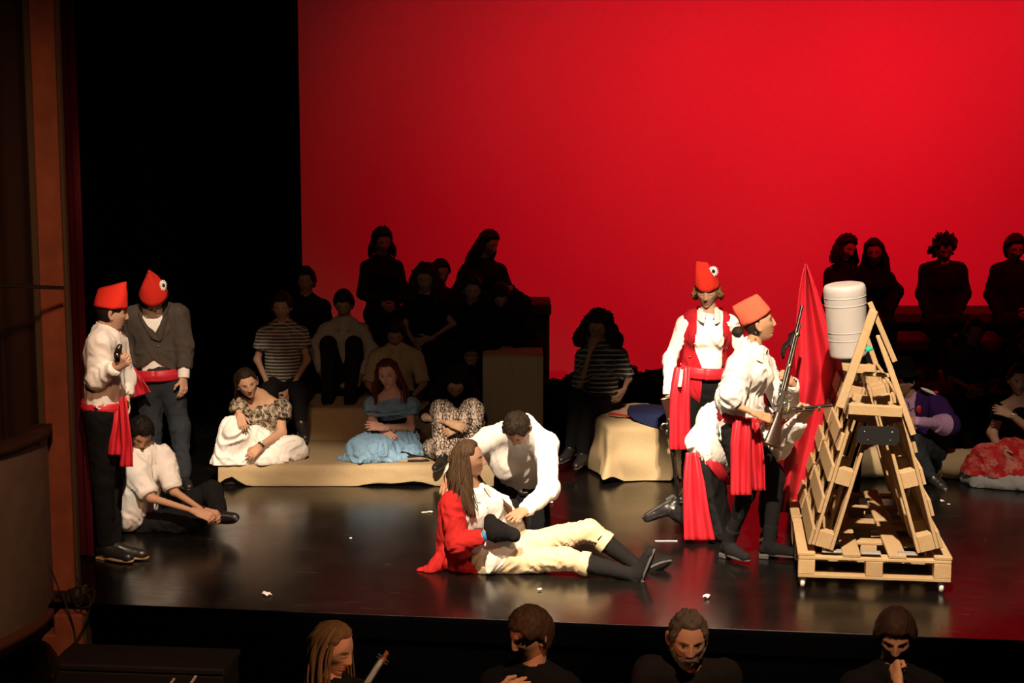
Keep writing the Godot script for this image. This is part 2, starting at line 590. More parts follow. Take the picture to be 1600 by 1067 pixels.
func nets(bones: Array, cell := 0.014, k := 0.03, fold := 0.0, freq := 9.0, floor_y := -99.0) -> MB:
	var lo := Vector3(1e9, 1e9, 1e9)
	var hi := -lo
	for b in bones:
		var rr: float = maxf(b[2], b[3])
		lo = lo.min(b[0] - Vector3.ONE * rr).min(b[1] - Vector3.ONE * rr)
		hi = hi.max(b[0] + Vector3.ONE * rr).max(b[1] + Vector3.ONE * rr)
	var pad := k * 0.5 + cell * 2.2
	lo -= Vector3.ONE * (pad + cell)
	hi += Vector3.ONE * (pad + cell)
	var nx := int((hi.x - lo.x) / cell) + 2
	var ny := int((hi.y - lo.y) / cell) + 2
	var nz := int((hi.z - lo.z) / cell) + 2
	var g := PackedFloat32Array()
	g.resize(nx * ny * nz)
	g.fill(9.0)
	var seen := PackedByteArray()
	seen.resize(g.size())
	var id := 0
	for b in bones:
		id = id % 250 + 1
		var a: Vector3 = b[0]
		var e: Vector3 = b[1]
		var ra: float = b[2]
		var dr: float = b[3] - b[2]
		var axis: Vector3 = b[4]
		var kk: float = b[5]
		var inv := 1.0 / kk - 1.0
		var flat := kk != 1.0
		var cut: bool = b[6] == 1
		var ab := e - a
		var len := ab.length()
		var l2 := maxf(len * len, 1e-9)
		var rr := maxf(b[2], b[3]) + pad
		var pieces := clampi(int(len / 0.14), 1, 6)
		for piece in pieces:
			var p0 := a + ab * (float(piece) / pieces)
			var p1 := a + ab * (float(piece + 1) / pieces)
			var q0 := ((p0.min(p1) - Vector3.ONE * rr - lo) / cell).clamp(Vector3(), Vector3(nx - 1, ny - 1, nz - 1))
			var q1 := ((p0.max(p1) + Vector3.ONE * rr - lo) / cell).clamp(Vector3(), Vector3(nx - 1, ny - 1, nz - 1))
			for z in range(int(q0.z), int(q1.z) + 1):
				for y in range(int(q0.y), int(q1.y) + 1):
					var row := (z * ny + y) * nx
					var p := lo + Vector3(int(q0.x), y, z) * cell - a
					for x in range(row + int(q0.x), row + int(q1.x) + 1):
						if seen[x] != id:
							seen[x] = id
							var u := p.dot(ab) / l2
							var s := clampf(u, 0.0, 1.0)
							var d: float
							if cut and u > 1.0:
								var q := p - ab * u
								if flat: q += axis * (q.dot(axis) * inv)
								d = maxf((q.length() - ra - dr) * kk, (u - 1.0) * len)
							elif flat:
								var q := p - ab * s
								q += axis * (q.dot(axis) * inv)
								d = (q.length() - ra - dr * s) * kk
							else:
								d = (p - ab * s).length() - ra - dr * s
							var o := g[x]
							var h := k - absf(o - d)
							if h > 0.0: g[x] = minf(o, d) - h * h * 0.25 / k
							elif d < o: g[x] = d
						p.x += cell
	var m := MB.new()
	var at := PackedInt32Array()
	at.resize(g.size())
	at.fill(-1)
	var sy := nx
	var sz := nx * ny
	var lim := cell * 2.0
	for z in nz - 1:
		for y in ny - 1:
			var row := z * sz + y * sy
			for x in nx - 1:
				var i := row + x
				var a0 := g[i]
				if a0 > lim or a0 < -lim: continue
				var a1 := g[i + 1]
				var a2 := g[i + sy]
				var a3 := g[i + sy + 1]
				var a4 := g[i + sz]
				var a5 := g[i + sz + 1]
				var a6 := g[i + sz + sy]
				var a7 := g[i + sz + sy + 1]
				var neg := int(a0 < 0) + int(a1 < 0) + int(a2 < 0) + int(a3 < 0) + int(a4 < 0) + int(a5 < 0) + int(a6 < 0) + int(a7 < 0)
				if neg == 0 or neg == 8: continue
				var gr := Vector3(a1 + a3 + a5 + a7 - a0 - a2 - a4 - a6, a2 + a3 + a6 + a7 - a0 - a1 - a4 - a5, a4 + a5 + a6 + a7 - a0 - a1 - a2 - a3) * 0.25
				var mean := (a0 + a1 + a2 + a3 + a4 + a5 + a6 + a7) * 0.125
				var off := (-gr * (mean / maxf(gr.length_squared(), 1e-9))).clamp(Vector3(-0.5, -0.5, -0.5), Vector3(0.5, 0.5, 0.5))
				at[i] = m.v.size()
				m.v.push_back(lo + (Vector3(x, y, z) + Vector3(0.5, 0.5, 0.5) + off) * cell)
				m.n.push_back(gr.normalized())
				# edges from corner 0
				if (a0 < 0) != (a1 < 0) and y > 0 and z > 0: _face(m.i, at, i, i - sy, i - sy - sz, i - sz, a0 < 0)
				if (a0 < 0) != (a2 < 0) and x > 0 and z > 0: _face(m.i, at, i, i - sz, i - sz - 1, i - 1, a0 < 0)
				if (a0 < 0) != (a4 < 0) and x > 0 and y > 0: _face(m.i, at, i, i - 1, i - 1 - sy, i - sy, a0 < 0)
	m.c.resize(m.v.size())
	m.c.fill(Color(1, 1, 1))
	m.t.resize(m.v.size())
	if fold > 0.0:
		noise.frequency = 1.0
		for j in m.v.size():
			var p := m.v[j]
			var s := soft.get_noise_3d(p.x * 4.0, p.y * 4.0, p.z * 4.0) * 0.12
			var w := soft.get_noise_3d((p.x + p.y * 0.45 + s) * freq + 3.0, (p.y - p.x * 0.25 + s) * freq * 0.4, p.z * freq)
			w = 0.5 - absf(w) * 1.7                    # ridges, as cloth creases
			var v := soft.get_noise_3d((p.x - p.y * 0.5) * freq * 1.7, (p.y + p.x * 0.3 + s) * freq * 0.7 + 11.0, p.z * freq * 1.6)
			var w2 := soft.get_noise_3d(p.x * freq * 0.4, p.y * freq * 0.3, p.z * freq * 0.4 + 7.0)
			m.v[j] = p + m.n[j] * (fold * (w * 1.5 + w2 * 1.0 + maxf(0.0, 0.3 - absf(v)) * 1.3))
	if floor_y > -90.0:
		for j in m.v.size():
			if m.v[j].y < floor_y: m.v[j].y = floor_y
	if fold > 0.0 or floor_y > -90.0: m.smooth()
	return m

func _face(out: PackedInt32Array, at: PackedInt32Array, a: int, b: int, c: int, d: int, inside: bool) -> void:
	var p := at[a]
	var q := at[b]
	var r := at[c]
	var s := at[d]
	if q < 0 or r < 0 or s < 0: return
	if inside:
		out.append_array(PackedInt32Array([p, r, q, p, s, r]))
	else:
		out.append_array(PackedInt32Array([p, q, r, p, r, s]))
# ------------------------------------------------------------------ the theatre
var ST: Transform3D                                 # stage axes: x along its front edge, -z upstage

func struct(called: String, m, material: Material, at := Transform3D()) -> MeshInstance3D:
	var o := put(called, m, material)
	o.transform = at
	o.set_meta("kind", "structure")
	return o

func folds(a: Vector3, b: Vector3, y0: float, y1: float, amp: float, waves: float, cols: int, ph := 0.0, belly := 0.0) -> MB:    # a hung cloth between two plan points
	var rows := []
	var along := (b - a)
	var nrm := along.cross(Vector3.UP).normalized()
	for r in 13:
		var f := r / 12.0
		var row := PackedVector3Array()
		for k in cols + 1:
			var u := float(k) / cols
			var w := u * waves * TAU + ph + 0.25 * sin(u * 23.0)
			row.push_back(Vector3(0, lerpf(y1, y0, f), 0) + a + along * u + nrm * (amp * (sin(w) + 0.35 * sin(w * 2.0 + f * 1.5)) * (0.8 + 0.2 * f) + belly * f))
		rows.append(row)
	return sheet(rows, 0.012)

func setting() -> void:
	ST = Transform3D(Basis(Vector3.UP, -TURN), G(800, 974))
	# stage floor: black boards, worn gloss
	var fi := Image.create(1024, 1024, false, Image.FORMAT_RGB8)
	var ri := Image.create(512, 512, false, Image.FORMAT_RGB8)
	noise.frequency = 1.0
	for y in 512:
		for x in 512:
			var s := noise.get_noise_2d(x * 0.006, y * 0.22) * 0.6 + noise.get_noise_2d(x * 0.02, y * 0.7) * 0.4
			var p := noise.get_noise_2d(x * 0.016, y * 0.016 + 50)
			var v := clampf(0.235 + 0.05 * s + 0.04 * p, 0.1, 0.6)
			ri.set_pixel(x, y, Color(v, v, v))
			var q := 0.004 + 0.0016 * s + 0.001 * p
			fi.fill_rect(Rect2i(x * 2, y * 2, 2, 2), Color(q * 1.15, q, q * 0.9).linear_to_srgb())
	for k in 520:                                     # scuffs and scratches
		var x := rng.randf() * 1024
		var y := rng.randf() * 1024
		var a := rng.randfn(0.0, 0.35) if rng.randf() < 0.8 else rng.randf() * TAU
		var len := int(pow(rng.randf(), 3.0) * 60) + 2
		var v := pow(rng.randf(), 3.0) * 0.09 + 0.01
		for j in len:
			a += rng.randfn(0, 0.012)
			x += cos(a)
			y += sin(a) * 0.8
			if rng.randf() < 0.85: fi.set_pixel(posmod(int(x), 1024), posmod(int(y), 1024), Color(v, v * 0.95, v * 0.85).linear_to_srgb())
	var fm := mat(Color(1, 1, 1))
	fm.albedo_color = Color.WHITE
	fm.albedo_texture = ImageTexture.create_from_image(fi)
	fm.roughness = 1.0
	fm.roughness_texture = ImageTexture.create_from_image(ri)
	fm.metallic_specular = 0.5
	fm.uv1_triplanar = true
	fm.uv1_scale = Vector3.ONE * 0.3
	M.floor = fm
	struct("floor", box(Vector3(15, 0.12, 9.6), Transform3D(Basis(), Vector3(0, -0.06, -4.86)), 0.001), fm, ST)
	var dark := mat(Color(0.0008, 0.0008, 0.001), 1.0)
	struct("trim_1", box(Vector3(15, 0.12, 0.056), Transform3D(Basis(), Vector3(0, -0.064, -0.029)), 0.002), dark, ST)        # nosing board
	dark.metallic_specular = 0.0
	struct("wall_front", box(Vector3(15, 1.1, 0.2), Transform3D(Basis(), Vector3(0, -0.67, -0.13))), dark, ST)
	struct("floor_pit", box(Vector3(17, 0.2, 14), Transform3D(Basis(), Vector3(0, -0.72, 6))), dark, ST)
	struct("wall_back", box(Vector3(15, 11, 0.2), Transform3D(Basis(), Vector3(0, 4.3, -9.8))), dark, ST)
	struct("wall_left", box(Vector3(0.2, 11, 24), Transform3D(Basis(), Vector3(-7.6, 4.3, 2))), dark, ST)
	struct("wall_right", box(Vector3(0.2, 11, 24), Transform3D(Basis(), Vector3(7.6, 4.3, 2))), dark, ST)
	struct("wall_house", box(Vector3(15.2, 11, 0.2), Transform3D(Basis(), Vector3(0, 4.3, 13))), dark, ST)
	struct("ceiling", box(Vector3(15.4, 0.2, 24), Transform3D(Basis(), Vector3(0, 9.7, 2))), dark, ST)
	# backdrop
	var cyc := cloth(Color(0.75, 0.72, 0.72), 0.95, 0.1, 3.0)
	var b := put("backdrop", folds(Vector3(-3.4, 0, -8.35), Vector3(6.8, 0, -8.35), 0.02, 8.6, 0.004, 7.0, 80), cyc)
	b.transform = ST
	tag(b, "tall plain backdrop cloth glowing red behind the whole stage", "backdrop")
	# black masking drapes beside the backdrop
	var blk := cloth(Color(0.002, 0.002, 0.0022), 1.0, 0.3, 4.0)
	blk.metallic_specular = 0.0
	for q in [[P(-40, 600, 16.1), P(441, 600, 16.4), "black masking drape hanging at the left edge of the red backdrop", 5.0], [P(-60, 600, 13.2), P(300, 600, 13.4), "black wing drape hanging behind the two men in red caps", 4.0]]:
		var l := put("masking_drape", folds(Vector3(q[0].x, 0, q[0].z), Vector3(q[1].x, 0, q[1].z), 0.01, 8.6, 0.05, q[3], 90), blk)
		tag(l, q[2], "drape")
	# dark red house curtain, drawn aside
	var cur := cloth(Color(0.042, 0.002, 0.005), 0.95, 0.3, 5.0)
	var ca := P(96, 885, 10.02)
	var cb := P(149, 885, 10.02)
	var hc := put("house_curtain", folds(Vector3(ca.x - 0.03, 0, -10.1), Vector3(cb.x, 0, -10.02), 0.02, 8.4, 0.035, 3.4, 70, 0.8), cur)
	tag(hc, "dark red velvet house curtain drawn aside next to the orange pillar", "curtain")
	# orange proscenium pillar and its base
	var orange := mat(Color(0.31, 0.105, 0.06), 0.9)
	orange.albedo_texture = noise_tex(0.03, 128, false, ramp([[0, Color(0.82, 0.82, 0.82)], [1, Color(1, 1, 1)]]), 3, 4)
	orange.uv1_triplanar = true
	orange.uv1_scale = Vector3.ONE * 1.3
	var p0 := P(80, 930, 9.3)
	var p1 := P(117, 930, 9.3)
	struct("wall_proscenium", box(Vector3(p1.x - p0.x, 9.6, 0.06), Transform3D(Basis(), Vector3((p0.x + p1.x) / 2, 4.79, -9.33)), 0.01), orange)
	var olive := mat(Color(0.07, 0.06, 0.035), 0.9)
	struct("trim_2", box(Vector3(0.02, 9.6, 0.06), Transform3D(Basis(), Vector3(p1.x + 0.008, 4.79, -9.36)), 0.006), olive)
	var q0 := P(84, 1000, 8.88)
	var q1 := P(130, 1000, 8.88)
	var pit_side := box(Vector3(q1.x - q0.x, 0.62, 0.3), Transform3D(Basis(), Vector3((q0.x + q1.x) / 2, -0.33, -9.03)), 0.012)
	pit_side.add(box(Vector3(1.2, 0.5, 0.3), Transform3D(Basis(), Vector3(q0.x - 0.58, -0.39, -9.03)), 0.012))
	struct("wall_pit_side", pit_side, orange)
	struct("trim_3", box(Vector3(0.02, 0.6, 0.3), Transform3D(Basis(), Vector3(q1.x + 0.005, -0.34, -9.035)), 0.006), olive)
	# theatre box: curved parapet with a moulding below and a rail above, dark curtains inside
	var stone := mat(Color(0.17, 0.165, 0.14), 0.95)
	stone.albedo_texture = orange.albedo_texture
	stone.uv1_triplanar = true
	var plan := spline([P(84, 930, 9.16), P(66, 930, 8.9), P(30, 930, 8.62), P(-30, 930, 8.34), P(-110, 930, 8.12)], 18)
	for seg in [["wall_box", -0.02, 1.0, 0.0, stone], ["trim_4", 0.99, 1.05, 0.03, mat(Color(0.03, 0.014, 0.01), 0.8)], ["trim_5", -0.09, -0.02, 0.035, mat(Color(0.085, 0.035, 0.022), 0.8)], ["trim_6", -0.125, -0.09, 0.015, mat(Color(0.05, 0.02, 0.014), 0.8)]]:
		var rings := []
		for k in plan.size():
			var dir := plan[mini(k + 1, 18)] - plan[maxi(k - 1, 0)]
			dir.y = 0
			var out := dir.cross(Vector3.UP).normalized()
			if out.x < 0: out = -out
			var a := Vector3(plan[k].x, 0, plan[k].z)
			rings.append(PackedVector3Array([a + out * seg[3] + Vector3.UP * seg[1], a + out * seg[3] + Vector3.UP * seg[2], a - out * 0.08 + Vector3.UP * seg[2], a - out * 0.08 + Vector3.UP * seg[1]]))
		struct(seg[0], loft(rings), seg[4])
	struct("wall_box_side", box(Vector3(0.06, 8.0, 0.06), Transform3D(Basis(), Vector3(p0.x - 0.03, 5.0, -9.4)), 0.01), olive)
	var gloom := cloth(Color(0.03, 0.018, 0.016), 0.95, 0.3, 5.0)
	var bc := put("box_curtain", folds(Vector3(-3.35, 0, -9.3), Vector3(p0.x - 0.03, 0, -9.52), 0.0, 9.0, 0.03, 3.0, 60, 0.4), gloom)
	tag(bc, "dark curtain hanging inside the theatre box above the beige parapet", "curtain")
	var rail := put("rail", bar(P(-20, 445, 8.5), P(98, 450, 9.0), 0.011, 10), M.iron)
	tag(rail, "thin black horizontal rail across the theatre box and pillar", "rail")
	var arm := base("box_ledge", "dark padded ledge of the theatre box, resting on its parapet", "ledge", P(30, 690, 8.75))
	var am := put("pad", tube(spline([P(66, 672, 8.95) - arm.position, P(30, 690, 8.8) - arm.position, P(-15, 712, 8.6) - arm.position], 8), [0.02, 0.028, 0.028], 10, 0.6), mat(Color(0.05, 0.016, 0.012), 0.7), arm)
	put("bracket", box(Vector3(0.02, 0.09, 0.02), Transform3D(Basis(), P(60, 684, 8.93) - arm.position)), M.iron, arm)

func drape(rows_px: Array, d: float, thick := 0.006, rough := 0.004) -> MB:    # cloth through points [px, py, depth]
	var rows := []
	noise.frequency = 1.0
	for r in rows_px:
		var row := PackedVector3Array()
		for q in r:
			var p := P(q[0], q[1], d + q[2])
			row.push_back(p)
		rows.append(spline(row, 26))
	# interpolate between the rows
	var out := []
	for s in 25:
		var row := PackedVector3Array()
		for k in 27:
			var col := []
			for r in rows: col.append(r[k])
			var last := col.size() - 1
			var u := s / 24.0 * last
			var i := mini(int(u), last - 1)
			var p: Vector3 = col[i].cubic_interpolate(col[i + 1], col[maxi(i - 1, 0)], col[mini(i + 2, last)], u - i)
			p += Vector3(0.3, 0.4, 1.0) * rough * noise.get_noise_3d(p.x * 7.0, p.y * 7.0, p.z * 7.0)
			row.push_back(p)
		out.append(row)
	return sheet(out, thick)

# a covered rostrum: sides x0..x1, depth z0 (front) to z1, height h; cloth over its top and front with a wavy hem
func cover(x0: float, x1: float, z0: float, z1: float, h: float, hem: Callable, rough := 0.006, turn := 0.0, sides := true) -> MB:
	var rows := []
	noise.frequency = 1.0
	var nx := 40
	var prof := []                                   # across the depth: back, top, edge, front
	for k in 9: prof.append(Vector2(lerpf(z1, z0 - 0.03, k / 8.0), h + 0.012))
	prof.append(Vector2(z0 - 0.008, h + 0.008))
	prof.append(Vector2(z0 + 0.01, h - 0.008))
	for k in range(1, 9): prof.append(Vector2(z0 + 0.014 + 0.018 * k / 8.0, lerpf(h - 0.012, 0.0, k / 8.0)))
	for p in prof:
		var row := PackedVector3Array()
		for k in nx + 1:
			var u := float(k) / nx
			var x := lerpf(x0 - 0.015, x1 + 0.015, u)
			var y: float = p.y
			if y < h - 0.011: y = lerpf(hem.call(u), h - 0.012, (y) / (h - 0.012))
			var q := Vector3(x, y, p.x)
			var w := noise.get_noise_3d(x * 5.0, y * 5.0, p.x * 5.0)
			q += Vector3(0, rough * w * 0.6 if y > h - 0.01 else 0.0, rough * w * 2.0 if y < h - 0.011 else 0.0)
			row.push_back(q)
		rows.append(row)
	return sheet(rows, 0.006)

func platforms() -> void:
	var bx := mat(Color(0.012, 0.01, 0.009), 0.95)
	# low rostrum in front
	var a := G(343, 768)
	var x0 := P(346, 760, 12.15).x
	var x1 := P(775, 760, 12.15).x
	var h := 0.15
	var o := put("rostrum", box(Vector3(x1 - x0, h, 1.0), Transform3D(Basis(), Vector3((x0 + x1) / 2, h / 2, -12.65)), 0.01), bx)
	tag(o, "low black rostrum under the burlap where the front villagers sit", "rostrum")
	var m := cover(x0, x1, -12.13, -13.14, h, func(u): return 0.004 + 0.075 * exp(-pow((u - 0.045) / 0.035, 2)) + 0.035 * exp(-pow((u - 0.66) / 0.09, 2)) + 0.012 * sin(u * 37.0) * float(u > 0.5) * float(u < 0.8))
	o = put("burlap", m, M.burlap)
	tag(o, "long burlap cloth over the low front rostrum at left", "burlap cloth")
	# second step
	x0 = P(480, 690, 13.1).x
	x1 = P(690, 690, 13.1).x
	o = put("rostrum", box(Vector3(x1 - x0, 0.42, 0.75), Transform3D(Basis(), Vector3((x0 + x1) / 2, 0.21, -13.55)), 0.01), bx)
	tag(o, "middle rostrum step hidden under burlap behind the girl in blue", "rostrum")
	o = put("burlap", cover(x0, x1, -13.15, -13.92, 0.42, func(u): return 0.16 + 0.006 * sin(u * 30.0), 0.008), M.burlap)
	tag(o, "burlap cloth over the middle step behind the girl in blue", "burlap cloth")
	# seat riser for the striped boy
	x0 = P(395, 690, 13.2).x
	x1 = P(478, 690, 13.2).x
	o = put("rostrum", box(Vector3(x1 - x0, 0.55, 0.6), Transform3D(Basis(), Vector3((x0 + x1) / 2, 0.275, -13.55)), 0.01), bx)
	tag(o, "dark rostrum block under the boy in the striped shirt", "rostrum")
	# dim covered box at the right of the risers
	x0 = P(757, 600, 13.6).x
	x1 = P(846, 600, 13.6).x
	o = put("rostrum", box(Vector3(x1 - x0, 0.8, 0.5), Transform3D(Basis(), Vector3((x0 + x1) / 2, 0.4, -13.86)), 0.01), bx)
	tag(o, "tall rostrum box at the right end of the left steps", "rostrum")
	o = put("burlap", cover(x0, x1, -13.6, -14.1, 0.8, func(u): return 0.02, 0.012), M.burlap)
	tag(o, "dim burlap cloth over the tall box at the right end of the left steps", "burlap cloth")
	# high risers, left and right
	x0 = P(470, 600, 14.0).x
	x1 = P(755, 600, 14.0).x
	o = put("rostrum", box(Vector3(x1 - x0, 0.8, 0.5), Transform3D(Basis(), Vector3((x0 + x1) / 2, 0.4, -14.2)), 0.01), bx)
	tag(o, "dark third step under the middle row of villagers at left", "rostrum")
	for q in [[450, 806, 14.62, 0.9, "dark riser bench under the highest row of villagers at left"], [808, 861, 14.5, 1.16, "tall dark block with thick top board at the right end of the left risers"], [1262, 1640, 15.35, 0.98, "highest dark riser behind the silhouettes at right"], [1262, 1640, 14.5, 0.83, "dark riser bench under the four silhouettes at right"], [1440, 1640, 13.5, 0.5, "low dark riser behind the flowered skirt at right"]]:
		x0 = P(q[0], 600, q[2]).x
		x1 = P(q[1], 600, q[2]).x
		var n := base("riser", q[4], "riser", Vector3((x0 + x1) / 2, 0, -q[2]))
		put("body", box(Vector3(x1 - x0 - 0.03, q[3] - 0.1, 0.6), Transform3D(Basis(), Vector3(0, q[3] / 2 - 0.05, -0.32)), 0.01), bx, n)
		put("top_board", box(Vector3(x1 - x0, 0.1, 0.68), Transform3D(Basis(), Vector3(0, q[3] - 0.05, -0.3)), 0.012), bx, n)
	# crumpled dark cloths between the risers, against the backdrop
	var b := []
	for k in 16:
		var px := 865.0 + k * 14.5
		b.append(bone(P(px, 640, 14.3), P(px, 604 + 7 * sin(k * 2.1) - 12.0 * float(k > 7), 14.3), 0.2, 0.07 + 0.02 * sin(k * 3.3)))
	o = put("dark_cloth_heap", nets(b, 0.03, 0.05, 0.03, 7.0, 0.001), M.black)
	tag(o, "crumpled dark cloth heap on the stage between the two groups of risers", "cloth")
	# burlap box in the middle with the curly-haired woman sitting on it
	var nl := G(950, 756)
	var nr := G(1062, 752)
	var turn := -0.13
	var w := nl.distance_to(nr) + 0.1
	var n := base("covered_box", "dark box under loose burlap that the curly haired woman in stripes sits on", "box", (nl + nr) / 2)
	n.rotation.y = 0.20
	put("box", box(Vector3(w - 0.1, 0.44, 0.9), Transform3D(Basis(), Vector3(0.02, 0.22, -0.52)), 0.01), bx, n)
	var rings := []
	var centre := Vector3(0.02, 0, -0.52)
	for k in 22:
		var f := k / 21.0
		var top := clampf(f / 0.3, 0.0, 1.0)
		var down := clampf((f - 0.3) / 0.7, 0.0, 1.0)
		var ring := PackedVector3Array()
		for j in 96:
			var a2 := TAU * j / 96
			var e := 0.22
			var q := Vector3(signf(cos(a2)) * pow(absf(cos(a2)), e) * (w / 2 - 0.03), 0, signf(sin(a2)) * pow(absf(sin(a2)), e) * 0.48)
			var flare := 1.0 + 0.16 * down * pow(absf(sin(a2 * 2.0)), 3.0) + 0.05 * down
			var wave := soft.get_noise_3d(q.x * 5.0, down * 1.5, q.z * 5.0) * 0.07 * down
			q = q * (top * flare) + q.normalized() * wave
			q.y = 0.475 + soft.get_noise_3d(q.x * 4.0, 3.0, q.z * 4.0) * 0.02 * top - 0.02 * smoothstep(0.8, 1.0, top) - down * (0.43 + 0.05 * soft.get_noise_2d(q.x * 3.0, q.z * 3.0))
			q.y = maxf(q.y, 0.006)
			ring.push_back(Basis(Vector3.UP, 0.2) * (centre + q) + (nl + nr) / 2)
		rings.append(ring)
	var cm := loft(rings, false)
	o = put("burlap", cm, M.burlap)
	tag(o, "loose burlap cloth hanging over the box at centre right", "burlap cloth")
	var rows := []
	rows = [[[984, 634, 0.3], [1010, 632, 0.3], [1040, 634, 0.3]], [[980, 644, 0.02], [1012, 646, -0.06], [1044, 644, -0.06]], [[990, 655, -0.1], [1026, 668, -0.14], [1046, 655, -0.1]]]
	o = put("navy_cloth", drape(rows, 12.42, 0.01, 0.01), M.navy)
	tag(o, "small navy blue cloth lying on the burlap covered box", "cloth")
	o = put("red_strip", box(Vector3(0.2, 0.012, 0.03), Transform3D(Basis(Vector3.UP, -0.65), G(968, 648, 0.5)), 0.004), M.satin_red)
	tag(o, "thin red strip lying on top of the burlap covered box", "strip")
	# burlap roll on the right, behind the barricade
	for q in [[1296, 1412, 0.145, "rolled burlap bundle lying behind the barricade at left of the purple coat"], [1462, 1560, 0.12, "rolled burlap bundle between the purple coat and the flowered skirt"]]:
		var r0 := P(q[0], 735, 12.35)
		var r1 := P(q[1], 735, 12.45)
		var path := PackedVector3Array()
		for k in 11: path.push_back(Vector3(lerpf(r0.x, r1.x, k / 10.0), q[2] * 0.98, lerpf(r0.z, r1.z, k / 10.0)))
		var t := tube(path, [q[2] * 0.9, q[2], q[2], q[2] * 0.95, q[2]], 24, 0.96)
		crumple(t, 0.03, 5.0)
		o = put("burlap_roll", t, M.burlap)
		tag(o, q[3], "burlap roll", "")
# ------------------------------------------------------------------ the barricade of pallets
func plank(parent: Node, called: String, size: Vector3, x: Transform3D, k: int) -> void:
	var key := "%s %.3f %.3f %.3f" % ["plank", size.x, size.y, size.z]
	if not hands.has(key):
		# the long side lies along x of the mesh so that the grain follows it
		var s := size
		var turn := Basis()
		if size.z > size.x and size.z > size.y: turn = Basis(Vector3.UP, PI / 2); s = Vector3(size.z, size.y, size.x)
		hands[key] = [box(s, Transform3D(), 0.003).mesh(), turn]
	var o := put(called, hands[key][0], M.pine[k % 4], parent)
	o.transform = x * Transform3D(hands[key][1], Vector3())

# x across the boards, y up to the deck, z along the deck boards; its lower corner edge at the origin
func pallet(parent: Node, X: Transform3D, W: float, D: float, boards: int, k0: int) -> void:
	var k := k0
	for j in boards:
		var x := 0.05 + (W - 0.1) * j / (boards - 1)
		plank(parent, "deck_board", Vector3(0.105, 0.02, D), X * Transform3D(Basis(Vector3.UP, 0.006 * sin(k * 5.0)), Vector3(x, 0.145, -D / 2)), k)
		k += 1
	for j in 3:
		var z := -0.05 - (D - 0.1) * j / 2.0
		plank(parent, "cross_board", Vector3(W, 0.02, 0.1), X * Transform3D(Basis(), Vector3(W / 2, 0.123, z)), k)
		plank(parent, "bottom_board", Vector3(W, 0.02, 0.1), X * Transform3D(Basis(), Vector3(W / 2, 0.01, z)), k + 1)
		for q in 3:
			plank(parent, "block", Vector3(0.1, 0.09, 0.1), X * Transform3D(Basis(), Vector3(0.05 + (W - 0.1) * q / 2.0, 0.066, z)), k + q)
		k += 3

